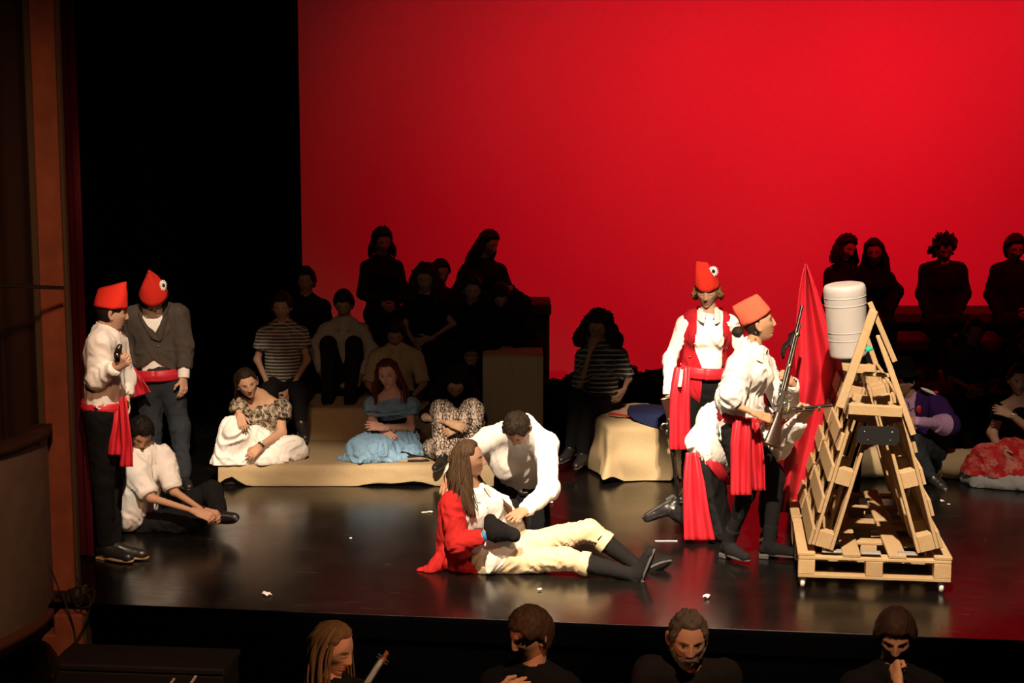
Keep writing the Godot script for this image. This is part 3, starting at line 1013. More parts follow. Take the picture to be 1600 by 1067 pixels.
func barricade() -> void:
	var at := G(1365, 925)
	var n := base("barricade", "wooden barricade of pallets leaning together on a wheeled pallet base", "barricade", at)
	n.rotation.y = -TURN
	var S := 261.0
	for r in 2:
		var z := -0.9 * r
		pallet(n, Transform3D(Basis(), Vector3(-0.45, 0.075, z)), 0.9, 0.86, 4, 1 + r)
		# leaning pallets: the deck faces outwards
		var l := deg_to_rad(15.0)
		pallet(n, Transform3D(Basis(Vector3(sin(l), cos(l), 0), Vector3(-cos(l), sin(l), 0), Vector3(0, 0, 1)), Vector3(-0.245, 0.243, z - 0.01)), 0.9, 0.84, 5, 2 + r)
		l = deg_to_rad(16.0)
		pallet(n, Transform3D(Basis(Vector3(-sin(l), cos(l), 0), Vector3(cos(l), sin(l), 0), Vector3(0, 0, 1)).orthonormalized(), Vector3(0.25, 0.243, z - 0.01)), 0.9, 0.84, 5, 3 + r)
	# uprights above the pallets, near and far end
	for r in 2:
		var z := 0.03 - 1.66 * r
		for q in [[Vector2(-0.235, 1.13), Vector2(-0.055, 1.71), 0.05], [Vector2(0.20, 0.97), Vector2(-0.02, 1.56), 0.034]]:
			var a := Vector3(q[0].x, q[0].y, z)
			var b := Vector3(q[1].x, q[1].y, z)
			var u := (b - a).normalized()
			plank(n, "upright", Vector3((b - a).length(), 0.03 if r else 0.036, q[2]), Transform3D(Basis(u, Vector3(0, 0, 1), u.cross(Vector3(0, 0, 1))), (a + b) / 2 + Vector3(0, 0, 0.02 if q[2] > 0.04 else -0.02)), r + 1)
		plank(n, "cross_piece", Vector3(0.31, 0.06, 0.06), Transform3D(Basis(Vector3(0, 0, 1), -0.04), Vector3(-0.03, 1.12, z + 0.03)), r + 3)
	plank(n, "upright", Vector3(0.38, 0.03, 0.04), Transform3D(Basis(Vector3(0, 0, 1), deg_to_rad(-66)), Vector3(-0.0, 1.58, 0.03)), 2)
	plank(n, "upright", Vector3(0.16, 0.02, 0.05), Transform3D(Basis(Vector3(0, 0, 1), -0.04), Vector3(0.0, 1.285, -0.25)), 1)
	# black hinge plate with bolts
	var rings := []
	for q in [[-0.004, 0.96], [-0.002, 1.0], [0.002, 1.0], [0.004, 0.96]]:
		var row := PackedVector3Array()
		for j in 40:
			var a := TAU * j / 40
			var cx := 0.083 * signf(cos(a)) if absf(cos(a)) > 0.01 else 0.0
			row.push_back(Vector3(-0.005 + cx + cos(a) * 0.04 * q[1], 0.963 + signf(sin(a)) * 0.018 * float(absf(sin(a)) > 0.01) + sin(a) * 0.038 * q[1], 0.035 + q[0]))
		rings.append(row)
	var pl := put("hinge_plate", loft(rings), M.iron, n, "black steel plate joining the two leaning pallets")
	for q in [[-0.085, 0.985], [0.075, 0.985], [-0.065, 0.935], [0.065, 0.935]]:
		put("bolt", ball(Vector3(0.006, 0.006, 0.004), Transform3D(Basis(), Vector3(q[0], q[1], 0.041)), 8, 5), M.steel, pl)
	for r in 2:
		for q in [[-0.42, 0.0], [0.40, 0.0], [-0.42, 0.86], [0.40, 0.86]]:
			if r == 1 and q[1] == 0.0: continue
			caster(n, Vector3(q[0], 0, -0.05 - q[1] - 0.88 * r))
	for q in [[-0.25, -0.02], [-0.02, -0.01], [0.2, -0.02]]:
		put("tape_wrap", box(Vector3(0.12, 0.012, 0.06), Transform3D(Basis(), Vector3(q[0], 0.231, q[1] - 0.035)), 0.004), M.plastic_clear, n)
	# upturned bucket on the top, a strip of green tape on the upright
	var bb := P(1326, 556, 9.95)
	var tilt := Basis(Vector3.BACK, 0.1) * Basis(Vector3.RIGHT, 0.05)
	var bk := base("bucket", "tilted white plastic bucket on top of the pallet barricade", "bucket", bb)
	var prof := [Vector2(0.0, 0.0), Vector2(0.105, 0.0), Vector2(0.113, 0.006), Vector2(0.116, 0.02), Vector2(0.132, 0.40), Vector2(0.133, 0.425), Vector2(0.129, 0.445), Vector2(0.12, 0.458), Vector2(0.1, 0.464), Vector2(0.0, 0.466)]
	put("shell", lathe(prof, Transform3D(tilt, Vector3()), 48), M.plastic_white, bk)
	for q in [[0.385, 0.1325], [0.335, 0.1305], [0.165, 0.1232], [0.115, 0.1212]]:
		var rg := []
		for e in [[-0.005, 0.0], [-0.003, 0.0035], [0.003, 0.0035], [0.005, 0.0]]:
			var row := PackedVector3Array()
			for j in 48:
				var a := TAU * j / 48
				row.push_back(tilt * Vector3(cos(a) * (q[1] - 0.003 + e[1]), q[0] + e[0], sin(a) * (q[1] - 0.003 + e[1])))
			rg.append(row)
		put("rib", loft(rg), M.plastic_white, bk)
	var te := put("green_tape", box(Vector3(0.045, 0.022, 0.06), Transform3D(Basis(Vector3.BACK, 0.35), P(1357, 545, 9.62)), 0.004), M.teal)
	tag(te, "short strip of green tape stuck to the top of the barricade", "tape")
	# red flag
	var rows := []
	var fl := [[1259, 412, 0.0, 1.0], [1262, 450, 0.0, 13.0], [1268, 500, 0.0, 24.0], [1276, 550, 0.0, 34.0], [1281, 590, 0.0, 37.0], [1275, 625, 0.0, 33.0], [1264, 680, 0.05, 31.0], [1250, 740, 0.05, 27.0], [1238, 800, 0.1, 22.0]]
	var c := {"d": 10.55}
	var fm := tail(c, fl, 3.4, 0.06, 0.005, 48)
	var fo := put("flag", fm, M.flag)
	tag(fo, "large red cloth flag hanging folded in front of the bucket beside the barricade", "flag")

func caster(n: Node, p: Vector3) -> void:
	var w := lathe([Vector2(0, -0.014), Vector2(0.026, -0.014), Vector2(0.034, -0.009), Vector2(0.035, 0.0), Vector2(0.034, 0.009), Vector2(0.026, 0.014), Vector2(0, 0.014)], Transform3D(Basis(Vector3.BACK, PI / 2), p + Vector3(0, 0.036, 0)), 24)
	var o := put("caster", w, M.caster, n, "white caster wheel")
	var f := box(Vector3(0.044, 0.03, 0.03), Transform3D(Basis(), p + Vector3(0, 0.062, 0)), 0.004)
	for s in [-1, 1]: f.add(box(Vector3(0.004, 0.045, 0.024), Transform3D(Basis(), p + Vector3(s * 0.02, 0.05, 0)), 0.002))
	put("fork", f, M.steel, o)
# ------------------------------------------------------------------ people
func bump(x: float, y: float, cx: float, cy: float, sx: float, sy: float) -> float:
	var a := (x - cx) / sx
	var b := (y - cy) / sy
	return exp(-a * a - b * b)

func head_point(a: float, b: float, jaw: float) -> Vector3:      # the bare head, facing +z, chin at y -0.115, crown at 0.115
	var front := clampf(cos(a) * 1.4, 0.0, 1.0)
	var low := smoothstep(0.15, -1.0, b)
	var cb := pow(maxf(cos(b), 0.0001), lerpf(1.0, lerpf(0.9, 0.5, front), low))
	var w := 0.076 * lerpf(1.0, lerpf(0.92, jaw, front), low)
	var zf := 0.092 - 0.004 * low
	var zb := lerpf(0.1, 0.068, smoothstep(0.2, -0.8, b))
	var z := cos(a) * cb
	return Vector3(sin(a) * cb * w, sin(b) * 0.115, z * (zf if z > 0 else zb))

func head_mesh(o: Dictionary, nu := 72, nv := 72) -> MB:
	var m := MB.new()
	var fem: float = 1.0 if o.get("fem", false) else 0.0
	var jaw: float = o.get("jaw", 0.74 - 0.08 * fem)
	var nose: float = o.get("nose", 1.0)
	var skin: Color = o.get("skin", Color(0.62, 0.36, 0.24))
	var browc: Color = o.get("brow", Color(0.05, 0.03, 0.02))
	var lip: Color = o.get("lip", Color(skin.r * 0.72, skin.g * 0.42, skin.b * 0.45))
	var shut: bool = o.get("shut", false)
	var look: float = o.get("look", 0.0)
	var beard: float = o.get("beard", 0.0)
	var mouth_open: float = o.get("open", 0.0)
	for r in nv + 1:
		var b := -PI / 2 + PI * r / nv
		for k in nu:
			var t := 2.0 * k / nu - 1.0
			var a := PI * (0.42 * t + 0.58 * t * t * t)
			var p := head_point(a, b, jaw)
			var col := skin
			if p.z > 0.0:
				var x := p.x
				var ax := absf(x)
				var y := p.y
				var z := 0.0
				z -= 0.0115 * bump(ax, y, 0.031, 0.002, 0.019, 0.013)
				z += 0.0065 * bump(ax, y, 0.031, -0.001, 0.0125, 0.0075)
				z += (0.0035 - 0.002 * fem) * bump(ax, y, 0.026, 0.019, 0.022, 0.007)
				z += 0.004 * bump(ax, y, 0.047, -0.022, 0.019, 0.018)
				var ny := clampf((0.012 - y) / 0.046, 0.0, 1.0)
				var tip := 1.0 - smoothstep(-0.034, -0.046, y)
				if y < 0.02: z += nose * (0.006 + 0.0165 * ny) * tip * smoothstep(0.022, 0.008, y) * exp(-pow(x / (0.0075 + 0.005 * ny), 2.0))
				z += 0.007 * nose * bump(ax, y, 0.0115, -0.037, 0.0065, 0.0065)
				z -= 0.003 * bump(x, y, 0, -0.048, 0.006, 0.006)
				z += 0.0065 * bump(x, y, 0, -0.0585, 0.02, 0.0055) + 0.0075 * bump(x, y, 0, -0.072, 0.017, 0.006)
				z -= (0.006 + mouth_open) * bump(x, y, 0, -0.0655, 0.02, 0.0026)
				z -= 0.004 * bump(x, y, 0, -0.083, 0.02, 0.006)
				z += 0.008 * bump(x, y, 0, -0.1, 0.022, 0.014)
				z += beard * (0.016 * bump(x, y, 0, -0.1, 0.045, 0.025) + 0.008 * bump(x, y, 0, -0.053, 0.028, 0.008))
				p.z += z
				if beard > 0.0: p.y -= beard * 0.018 * bump(x, y, 0, -0.108, 0.04, 0.022)
				# colour: brows, lips, eyes, beard
				if beard > 0.0:
					var on := maxf(smoothstep(-0.02, -0.05, y) * smoothstep(0.015, 0.04, ax + maxf(0.0, -0.07 - y) * 1.5), bump(x, y, 0, -0.052, 0.026, 0.007))
					on = maxf(on, smoothstep(-0.078, -0.086, y))
					col = col.lerp(o.get("beard_col", browc), clampf(on * 1.2, 0, 1))
				col = col.lerp(lip, clampf(1.6 * maxf(bump(x, y, 0, -0.0595, 0.021, 0.005), bump(x, y, 0, -0.0715, 0.018, 0.006)), 0.0, 1.0) * 0.7)
				col = col.lerp(browc, clampf(1.5 * bump(ax, y, 0.031 , 0.0205 - absf(ax - 0.034) * 0.18, 0.015, 0.0035), 0.0, 0.9))
				var ex := (ax - 0.031) / 0.0135
				var lid := -0.0005 if not shut else -0.004
				var ey := (y - lid) / (0.0048 if not shut else 0.0022)
				var e := ex * ex + ey * ey
				if e < 1.9:
					if shut or e > 0.95: col = col.lerp(browc, 0.75 if y > lid - 0.002 else 0.3)
					else:
						var ix := (x - signf(x) * 0.031 - look * 0.006) / 0.0058
						col = Color(0.03, 0.018, 0.01) if ix * ix + pow(y / 0.0062, 2.0) < 1.0 else Color(0.4, 0.36, 0.33)
				if fem > 0.0: col = col.lerp(Color(skin.r, skin.g * 0.72, skin.b * 0.7), 0.35 * bump(ax, y, 0.045, -0.03, 0.018, 0.014))
			m.pt(p, col)
	for r in nv:
		for k in nu:
			var k2 := (k + 1) % nu
			m.quad(r * nu + k, r * nu + k2, (r + 1) * nu + k2, (r + 1) * nu + k)
	m.orient()
	for s in [-1, 1]:                                 # ears
		var ear := MB.new()
		for r in 9:
			var b := -PI / 2 + PI * clampf(r / 8.0, 0.02, 0.98)
			for k in 12:
				var a := TAU * k / 12
				var q := Vector3(cos(a) * cos(b) * 0.0095, sin(b) * 0.032, sin(a) * cos(b) * 0.02)
				if q.x > 0: q.x -= 0.012 * exp(-pow(q.y / 0.018, 2) - pow((q.z - 0.004) / 0.011, 2))
				q.z += q.y * -0.25 - 0.006
				ear.pt(Vector3((q.x + 0.078 - q.z * 0.45) * s, q.y - 0.012, q.z - 0.006), skin)
		for r in 8:
			for k in 12:
				ear.quad(r * 12 + k, r * 12 + (k + 1) % 12, (r + 1) * 12 + (k + 1) % 12, (r + 1) * 12 + k)
		ear.orient()
		ear.smooth()
		m.smooth()
		m.add(ear)
	m.smooth()
	return m

# hair that lies on the skull; line: how far down it grows at the front, the side and the back (radians)
func hair_cap(o: Dictionary, nu := 64, nv := 40) -> MB:
	var m := MB.new()
	var col: Color = o.col
	var thick: float = o.get("thick", 0.018)
	var rough: float = o.get("rough", 0.004)
	var front: float = o.get("front", 0.62)
	var side: float = o.get("side", -0.05)
	var back: float = o.get("back", -0.7)
	var part: float = o.get("part", 0.0)
	noise.frequency = 1.0
	for r in nv + 1:
		var b := -1.25 + (PI / 2 + 1.25) * r / nv
		for k in nu:
			var a := TAU * k / nu - PI
			var aa := absf(a)
			var line := lerpf(front, side, smoothstep(0.65, 1.1, aa))
			line = lerpf(line, back, smoothstep(1.45, 1.9, aa))
			var on := smoothstep(line - 0.05, line + 0.16, b)
			var p := head_point(a, b, 0.74)
			var out := p.normalized()
			var s := noise.get_noise_2d(a * 16.0 * maxf(cos(b), 0.1) + o.get("seed", 0.0), b * 3.0)
			var s2 := noise.get_noise_3d(p.x * o.get("curl", 22.0), p.y * o.get("curl", 22.0), p.z * o.get("curl", 22.0) + o.get("seed", 0.0))
			var th: float = -0.006 + on * (0.006 + thick + rough * s + rough * o.get("lumps", 0.6) * s2 * 1.6)
			if part > 0.0: th -= part * exp(-pow(p.x / 0.008, 2.0)) * smoothstep(0.3, 0.9, b) * on
			m.pt(p + out * th, col * (1.0 + 0.35 * s))
	for r in nv:
		for k in nu:
			var k2 := (k + 1) % nu
			m.quad(r * nu + k, r * nu + k2, (r + 1) * nu + k2, (r + 1) * nu + k)
	m.orient()
	m.smooth()
	return m

func lock(path: PackedVector3Array, r: float, col: Color, sides := 6, flat := 0.5) -> MB:
	var m := tube(path, [r * 0.7, r, r, r * 0.85, r * 0.2], sides, flat)
	m.c.fill(col)
	return m

# long hair: strands from the scalp down to a set of ends; bend: how wavy
func long_hair(x: Transform3D, col: Color, ends: Array, count: int, wave: float, rng: RandomNumberGenerator, r := 0.0075) -> MB:
	var m := MB.new()
	for k in count:
		var u := (k + 0.5) / count
		var e: Array = ends[k % ends.size()]          # [angle on the scalp, end point, spread]
		var a: float = e[0] + rng.randf_range(-0.35, 0.35)
		var root := head_point(a, rng.randf_range(0.25, 0.75), 0.74)
		var mid := head_point(a, -0.1, 0.74)
		mid += Vector3(mid.x, 0, mid.z).normalized() * rng.randf_range(0.008, 0.03)
		var p0 := x * (root * 1.04)
		var p1 := x * mid
		var jit: Vector3 = Vector3(rng.randf_range(-1, 1), rng.randf_range(-1, 1) * 0.6, rng.randf_range(-1, 1)) * e[2]
		var p3: Vector3 = e[1] + jit
		var p2: Vector3 = p1.lerp(p3, 0.45) + (p1 - x.origin).normalized() * 0.015 + jit * 0.2
		var path := spline([p0, p1, p2, p3], 11)
		var ph := rng.randf() * TAU
		for q in path.size():
			var f := float(q) / 11
			path[q] += Vector3(sin(f * 14.0 + ph), 0, cos(f * 13.0 + ph)) * wave * f
		m.add(lock(path, r * rng.randf_range(0.7, 1.25), col * rng.randf_range(0.8, 1.22)))
	return m

# the body of long hair: one combed sheet from the scalp to its ends, from one temple round the back to the other
func hair_sheet(x: Transform3D, col: Color, ends: Array, wave: float, seed: float, ragged := 0.02) -> MB:
	var e := []
	for q in ends: e.append([fposmod(q[0], TAU), q[1]])
	e.sort_custom(func(p, q): return p[0] < q[0])
	var cols := 72
	var cs := []
	for k in cols + 1:
		var a := lerpf(e[0][0], e[-1][0], float(k) / cols)
		var j := 0
		while j < e.size() - 2 and e[j + 1][0] < a: j += 1
		var u: float = clampf((a - e[j][0]) / maxf(e[j + 1][0] - e[j][0], 0.01), 0, 1)
		var end: Vector3 = e[j][1].lerp(e[j + 1][1], u)
		var s := soft.get_noise_2d(a * 9.0, seed)
		var s2 := soft.get_noise_2d(a * 26.0, seed + 5.0)
		end.y += ragged * (s + s2)
		var root := head_point(a, 1.2, 0.74) * 1.05
		var brow := head_point(a, 0.6, 0.74) * (1.12 + 0.02 * s)
		var mid := head_point(a, -0.12, 0.74)
		mid += Vector3(mid.x, 0, mid.z).normalized() * (0.02 + 0.006 * s)
		var p0 := x * root
		var p1 := x * mid
		var p2: Vector3 = p1.lerp(end, 0.5) + (p1 - x.origin).normalized() * 0.012
		cs.append(spline([p0, x * brow, p1, p2, end], 16))
	var rows := []
	for r in 17:
		var row := PackedVector3Array()
		for k in cols + 1:
			var p: Vector3 = cs[k][r]
			var out := p - x.origin
			out.y = 0
			out = out.normalized()
			var f := r / 16.0
			p += out * (soft.get_noise_2d(k * 0.9, seed + r * 0.12) * 0.006 + soft.get_noise_2d(k * 0.25, seed + r * 0.2 + 30.0) * (0.008 + wave)) * minf(1.0, f * 3.0 + 0.2)
			row.push_back(p)
		rows.append(row)
	var m := sheet(rows, 0.016)
	for j in m.v.size():
		var k := j % (cols + 1)
		m.c[j] = col * (1.0 + 0.3 * soft.get_noise_2d(k * 1.1, seed + 60.0) + 0.15 * soft.get_noise_2d(k * 0.3, seed))
	return m

func beard(c: Dictionary, col: Color) -> void:
	var m := MB.new()
	var nu := 48
	var nv := 20
	for r in nv + 1:
		var b := lerpf(-1.35, 0.1, float(r) / nv)
		for k in nu + 1:
			var a := lerpf(-1.5, 1.5, float(k) / nu)
			var line := lerpf(-0.66, -0.42, smoothstep(0.15, 0.45, absf(a)))
			line = lerpf(line, -0.02, smoothstep(0.75, 1.35, absf(a)))
			var on := smoothstep(line + 0.05, line - 0.12, b)
			var p := head_point(a, b, 0.8)
			var n := noise.get_noise_3d(p.x * 60.0, p.y * 40.0, p.z * 60.0)
			m.pt(p + p.normalized() * (-0.005 + on * (0.015 + 0.006 * n)) - Vector3(0, on * 0.008 * (1 - absf(a) / 1.5), 0), col * (1.0 + 0.5 * n))
	for r in nv:
		for k in nu: m.quad(r * (nu + 1) + k, r * (nu + 1) + k + 1, (r + 1) * (nu + 1) + k + 1, (r + 1) * (nu + 1) + k)
	m.smooth()
	var t := tube(spline([Vector3(-0.036, -0.074, 0.078), Vector3(-0.02, -0.057, 0.098), Vector3(0, -0.05, 0.104), Vector3(0.02, -0.057, 0.098), Vector3(0.036, -0.074, 0.078)], 16), [0.006, 0.0095, 0.0095, 0.0095, 0.006], 10, 0.8)
	t.c.fill(col * 0.9)
	crumple(t, 0.003, 90.0)
	m.add(t)
	var w := MB.new()
	w.add(m, c.hx)
	w.smooth()
	wear(c, "beard", w, M.hair)

func hand_mesh(curl: float, spread := 0.0, thumb := 0.5, point := 0.0) -> MB:       # a left hand: wrist at 0, fingers along +y, back of the hand +z, thumb on the +x side
	var b := []
	b.append(bone(Vector3(0, -0.03, 0), Vector3(0, 0.012, 0), 0.026, 0.03, Vector3(0, 0, 1), 0.7))
	b.append(bone(Vector3(-0.012, 0.02, 0), Vector3(-0.018, 0.082, 0.002), 0.024, 0.021, Vector3(0, 0, 1), 0.55))
	b.append(bone(Vector3(0.012, 0.02, 0), Vector3(0.018, 0.085, 0.002), 0.026, 0.021, Vector3(0, 0, 1), 0.55))
	b.append(bone(Vector3(0.022, 0.02, -0.006), Vector3(0.032, 0.045, -0.01), 0.017, 0.014))
	var xs := [0.03, 0.0105, -0.0095, -0.029]
	var ls := [0.072, 0.08, 0.074, 0.058]
	for k in 4:
		var p := Vector3(xs[k], 0.088 - absf(xs[k]) * 0.22, 0.002)
		var ang := 0.0
		var c: float = curl * (1.0 + 0.12 * k) if not (k == 0 and point > 0.0) else curl * (1.0 - point)
		var yaw: float = -(xs[k] / 0.03) * spread
		for j in 3:
			ang += c * [0.75, 1.05, 0.7][j]
			var len: float = ls[k] * [0.44, 0.32, 0.26][j]
			var q := p + Vector3(-sin(yaw) * cos(ang), cos(ang) * cos(yaw), -sin(ang)) * len
			b.append(bone(p, q, 0.0092 - 0.0007 * j - 0.0008 * float(k == 3), 0.0086 - 0.0009 * j - 0.0008 * float(k == 3)))
			p = q
	var t0 := Vector3(0.034, 0.04, -0.01)
	var t1 := t0 + Vector3(0.62, 0.72, -0.3 - 0.6 * thumb).normalized() * 0.036
	var t2 := t1 + Vector3(0.2 - 0.5 * thumb, 0.85, -0.35 - 0.5 * thumb).normalized() * 0.03
	b.append(bone(t0, t1, 0.0125, 0.0105))
	b.append(bone(t1, t2, 0.0105, 0.0085))
	return nets(b, 0.0042, 0.008)

func look_at_yaw(yaw: float, pitch: float, roll: float) -> Basis:
	return Basis(Vector3.UP, deg_to_rad(yaw)) * Basis(Vector3.RIGHT, deg_to_rad(pitch)) * Basis(Vector3.BACK, deg_to_rad(-roll))

# joints of a plain pose, from the middle of the head
func pose(kind: String, hc: Vector3, yaw: float, s := 1.0, fem := false) -> Dictionary:
	var f := Vector3(sin(deg_to_rad(yaw)), 0, cos(deg_to_rad(yaw)))
	var l := Vector3.UP.cross(f)
	var u := Vector3.UP
	var J := {"hc": hc}
	J.nk = hc - u * 0.165 * s - f * 0.025
	J.pv = J.nk - u * 0.5 * s - f * 0.02
	for k in [["l", 1.0], ["r", -1.0]]:
		var q: float = k[1]
		var n: String = k[0]
		J["s" + n] = J.nk + l * q * (0.15 if fem else 0.168) * s - u * 0.06 * s
		if kind == "stand":
			J["e" + n] = J["s" + n] + l * q * 0.05 - u * 0.28 * s - f * 0.02
			J["w" + n] = J["e" + n] - u * 0.24 * s + f * 0.07
			J["k" + n] = J.pv + l * q * 0.1 - u * 0.43 * s + f * 0.02
			J["a" + n] = J["k" + n] - u * 0.42 * s - f * 0.02
		else:
			J["e" + n] = J["s" + n] + l * q * 0.05 - u * 0.25 * s + f * 0.08
			J["w" + n] = J.pv + l * q * 0.05 + f * 0.3 * s + u * 0.1
			J["k" + n] = J.pv + l * q * 0.11 + f * 0.42 * s + u * 0.03
			J["a" + n] = J["k" + n] - u * 0.42 * s + f * 0.02
		J["h" + n] = J["w" + n] + (J["w" + n] - J["e" + n]).normalized() * 0.08 + f * 0.02
		J["t" + n] = J["a" + n] + f * 0.15 * s - u * 0.05
	return J

func person(o: Dictionary) -> Dictionary:
	var d: float = o.d
	var J := {}
	var h: Array = o.hc
	var hc := P(h[0], h[1], d + (h[2] if h.size() > 2 else 0.0))
	J = pose(o.get("pose", "stand"), hc, o.get("yaw", 0.0), o.get("s", 1.0), o.get("fem", false))
	for key in o.get("J", {}):
		var q: Array = o.J[key]
		J[key] = P(q[0], q[1], d + (q[2] if q.size() > 2 else 0.0))
		if key[0] == "w" and not o.J.has("h" + key[1]):
			J["h" + key[1]] = J[key] + (J[key] - J["e" + key[1]]).normalized() * 0.08
	for key in o.get("plant", {}):                   # joints that rest at a known height, on the same line of sight
		var q: Array = o.J[key]
		var was: Vector3 = J[key]
		J[key] = G(q[0], q[1], o.plant[key])
		var tk: String = "t" + key[1]
		if o.J.has(tk): J[tk] = G(o.J[tk][0], o.J[tk][1], 0.035)
		else: J[tk] += J[key] - was
	var foot := Vector3(J.pv.x, minf(J.al.y, J.ar.y) - 0.08, J.pv.z)
	var root := base("person", o.label, "person", foot)
	if o.has("group"): root.set_meta("group", o.group)
	var up: Vector3 = (J.nk - J.pv).normalized()
	var lat: Vector3 = J.sl - J.sr
	lat = (lat - up * lat.dot(up)).normalized()
	var c := {"o": o, "J": J, "root": root, "up": up, "lat": lat, "n": lat.cross(up).normalized(), "w": o.get("w", 1.0), "cell": o.get("cell", 0.014), "d": d}
	var face: Array = o.get("face", [o.get("yaw", 0.0), 10, 0])
	c.hx = Transform3D(look_at_yaw(face[0], face[1], face[2] if face.size() > 2 else 0.0) * o.get("hs", 1.0), hc)
	c.ch = J.pv.lerp(J.nk, 0.70) if not o.get("J", {}).has("ch") else J.ch
	c.wa = J.pv.lerp(J.nk, 0.33) if not o.get("J", {}).has("wa") else J.wa
	c.hipl = J.get("pl", J.pv + lat * 0.085 * c.w - up * 0.03)
	c.hipr = J.get("pr", J.pv - lat * 0.085 * c.w - up * 0.03)
	var low: float = o.get("low", 0.0)
	# the body: one continuous skin
	var b := top_bones(c, -0.012 if not o.get("bare", false) else 0.0, 3, true)
	b.append(bone(c.hx * Vector3(0, -0.055, -0.022), J.nk + up * 0.01, 0.052 * lerpf(1, c.w, 0.5), 0.056 * c.w))
	b.append_array(leg_bones(c, o.get("legi", -0.01), 1.0))
	var m := nets(b, c.cell, 0.03)
	var skin: Color = o.get("skin", Color(0.6, 0.35, 0.24))
	m.c.fill(skin)
	var ho := {"skin": skin, "fem": o.get("fem", false)}
	ho.merge(o.get("head", {}), true)
	var q := 72 if not o.get("dim", false) else 44
	m.add(head_mesh(ho, q, q), c.hx)
	for s in ["l", "r"]:
		if o.get("hands", "lr").contains(s): m.add(hand(o.get("hand" + s, "relaxed")), hand_place(c, s), skin, s == "r")
	wear(c, "body", m, M.skin)
	if o.has("hair"):
		var ha: Dictionary = o.hair
		var hm := hair_cap(ha, 64 if not o.get("dim", false) else 40, 40 if not o.get("dim", false) else 24)
		var w := MB.new()
		w.add(hm, c.hx)
		if ha.has("long"):                            # [count, length, wave, spread]
			var L: Array = ha.long
			rng.seed = hash(o.label)
			var ends := []
			for e in ha.get("ends", []):
				ends.append([e[0], P(e[1], e[2], d + e[3]), e[4]])
			if ends.is_empty():
				for k in 9:
					var a := lerpf(1.45, TAU - 1.45, k / 8.0)
					var hp: Vector3 = c.hx.origin + c.hx.basis * (Vector3(sin(a), 0, cos(a)) * (0.1 + L[3] * 0.8))
					ends.append([a, hp - Vector3(0, L[1], 0), L[3]])
			if L[2] >= 0.012:                          # a cloud of curls
				var hb := [bone(Vector3(0, 0.06, -0.03), Vector3(0, 0.0, -0.06), 0.085, 0.1)]
				for s in [-1, 1]:
					hb.append(bone(Vector3(0.075 * s, 0.04, -0.02), Vector3((0.085 + L[3]) * s, -L[1], -0.02), 0.045, 0.05 + L[3] * 0.5))
					hb.append(bone(Vector3(0.05 * s, 0.03, -0.08), Vector3((0.06 + L[3] * 0.6) * s, -L[1] - 0.04, -0.09), 0.06, 0.055))
				var cloud := nets(hb, 0.009, 0.03, 0.011, 34.0)
				for j in cloud.v.size(): cloud.c[j] = ha.col * (1.0 + 0.4 * soft.get_noise_3dv(cloud.v[j] * 70.0))
				w.add(cloud, c.hx)
			w.add(hair_sheet(c.hx, ha.col, ends, L[2] * 0.6, rng.randf() * 50.0, 0.01 + L[3] * 0.5))
			w.add(long_hair(c.hx, ha.col, ends, int(L[0] * (0.5 if L[2] < 0.01 else 1.2)), L[2], rng, ha.get("r", 0.005 if not o.get("dim", false) else 0.011)))
		c.hair = wear(c, "hair", w, M.hair)
	return c

func wear(c: Dictionary, called: String, m: MB, mat: Material, parent: Node = null, label := "") -> MeshInstance3D:
	var o := put(called, m, mat, parent if parent else c.root, label)
	if parent == null: o.position = -c.root.position
	return o

func hand(kind: String) -> MB:
	if not hands.has(kind):
		match kind:
			"relaxed": hands[kind] = hand_mesh(0.32, 0.08, 0.35)
			"flat": hands[kind] = hand_mesh(0.12, 0.12, 0.1)
			"grip": hands[kind] = hand_mesh(1.15, 0.0, 0.9)
			"cup": hands[kind] = hand_mesh(0.65, 0.04, 0.6)
	return hands[kind]

func hand_place(c: Dictionary, s: String) -> Transform3D:
	var J: Dictionary = c.J
	var y: Vector3 = (J["h" + s] - J["w" + s]).normalized()
	var bk: Vector3 = c.o.get("back" + s, c.n * 0.6 + c.lat * (0.8 if s == "l" else -0.8))
	var z := (bk - y * bk.dot(y)).normalized()
	var x := y.cross(z)
	if s == "r": x = -x
	return Transform3D(Basis(x, y, z) * c.o.get("hand", 1.0 if not c.o.get("fem", false) else 0.9), J["w" + s])

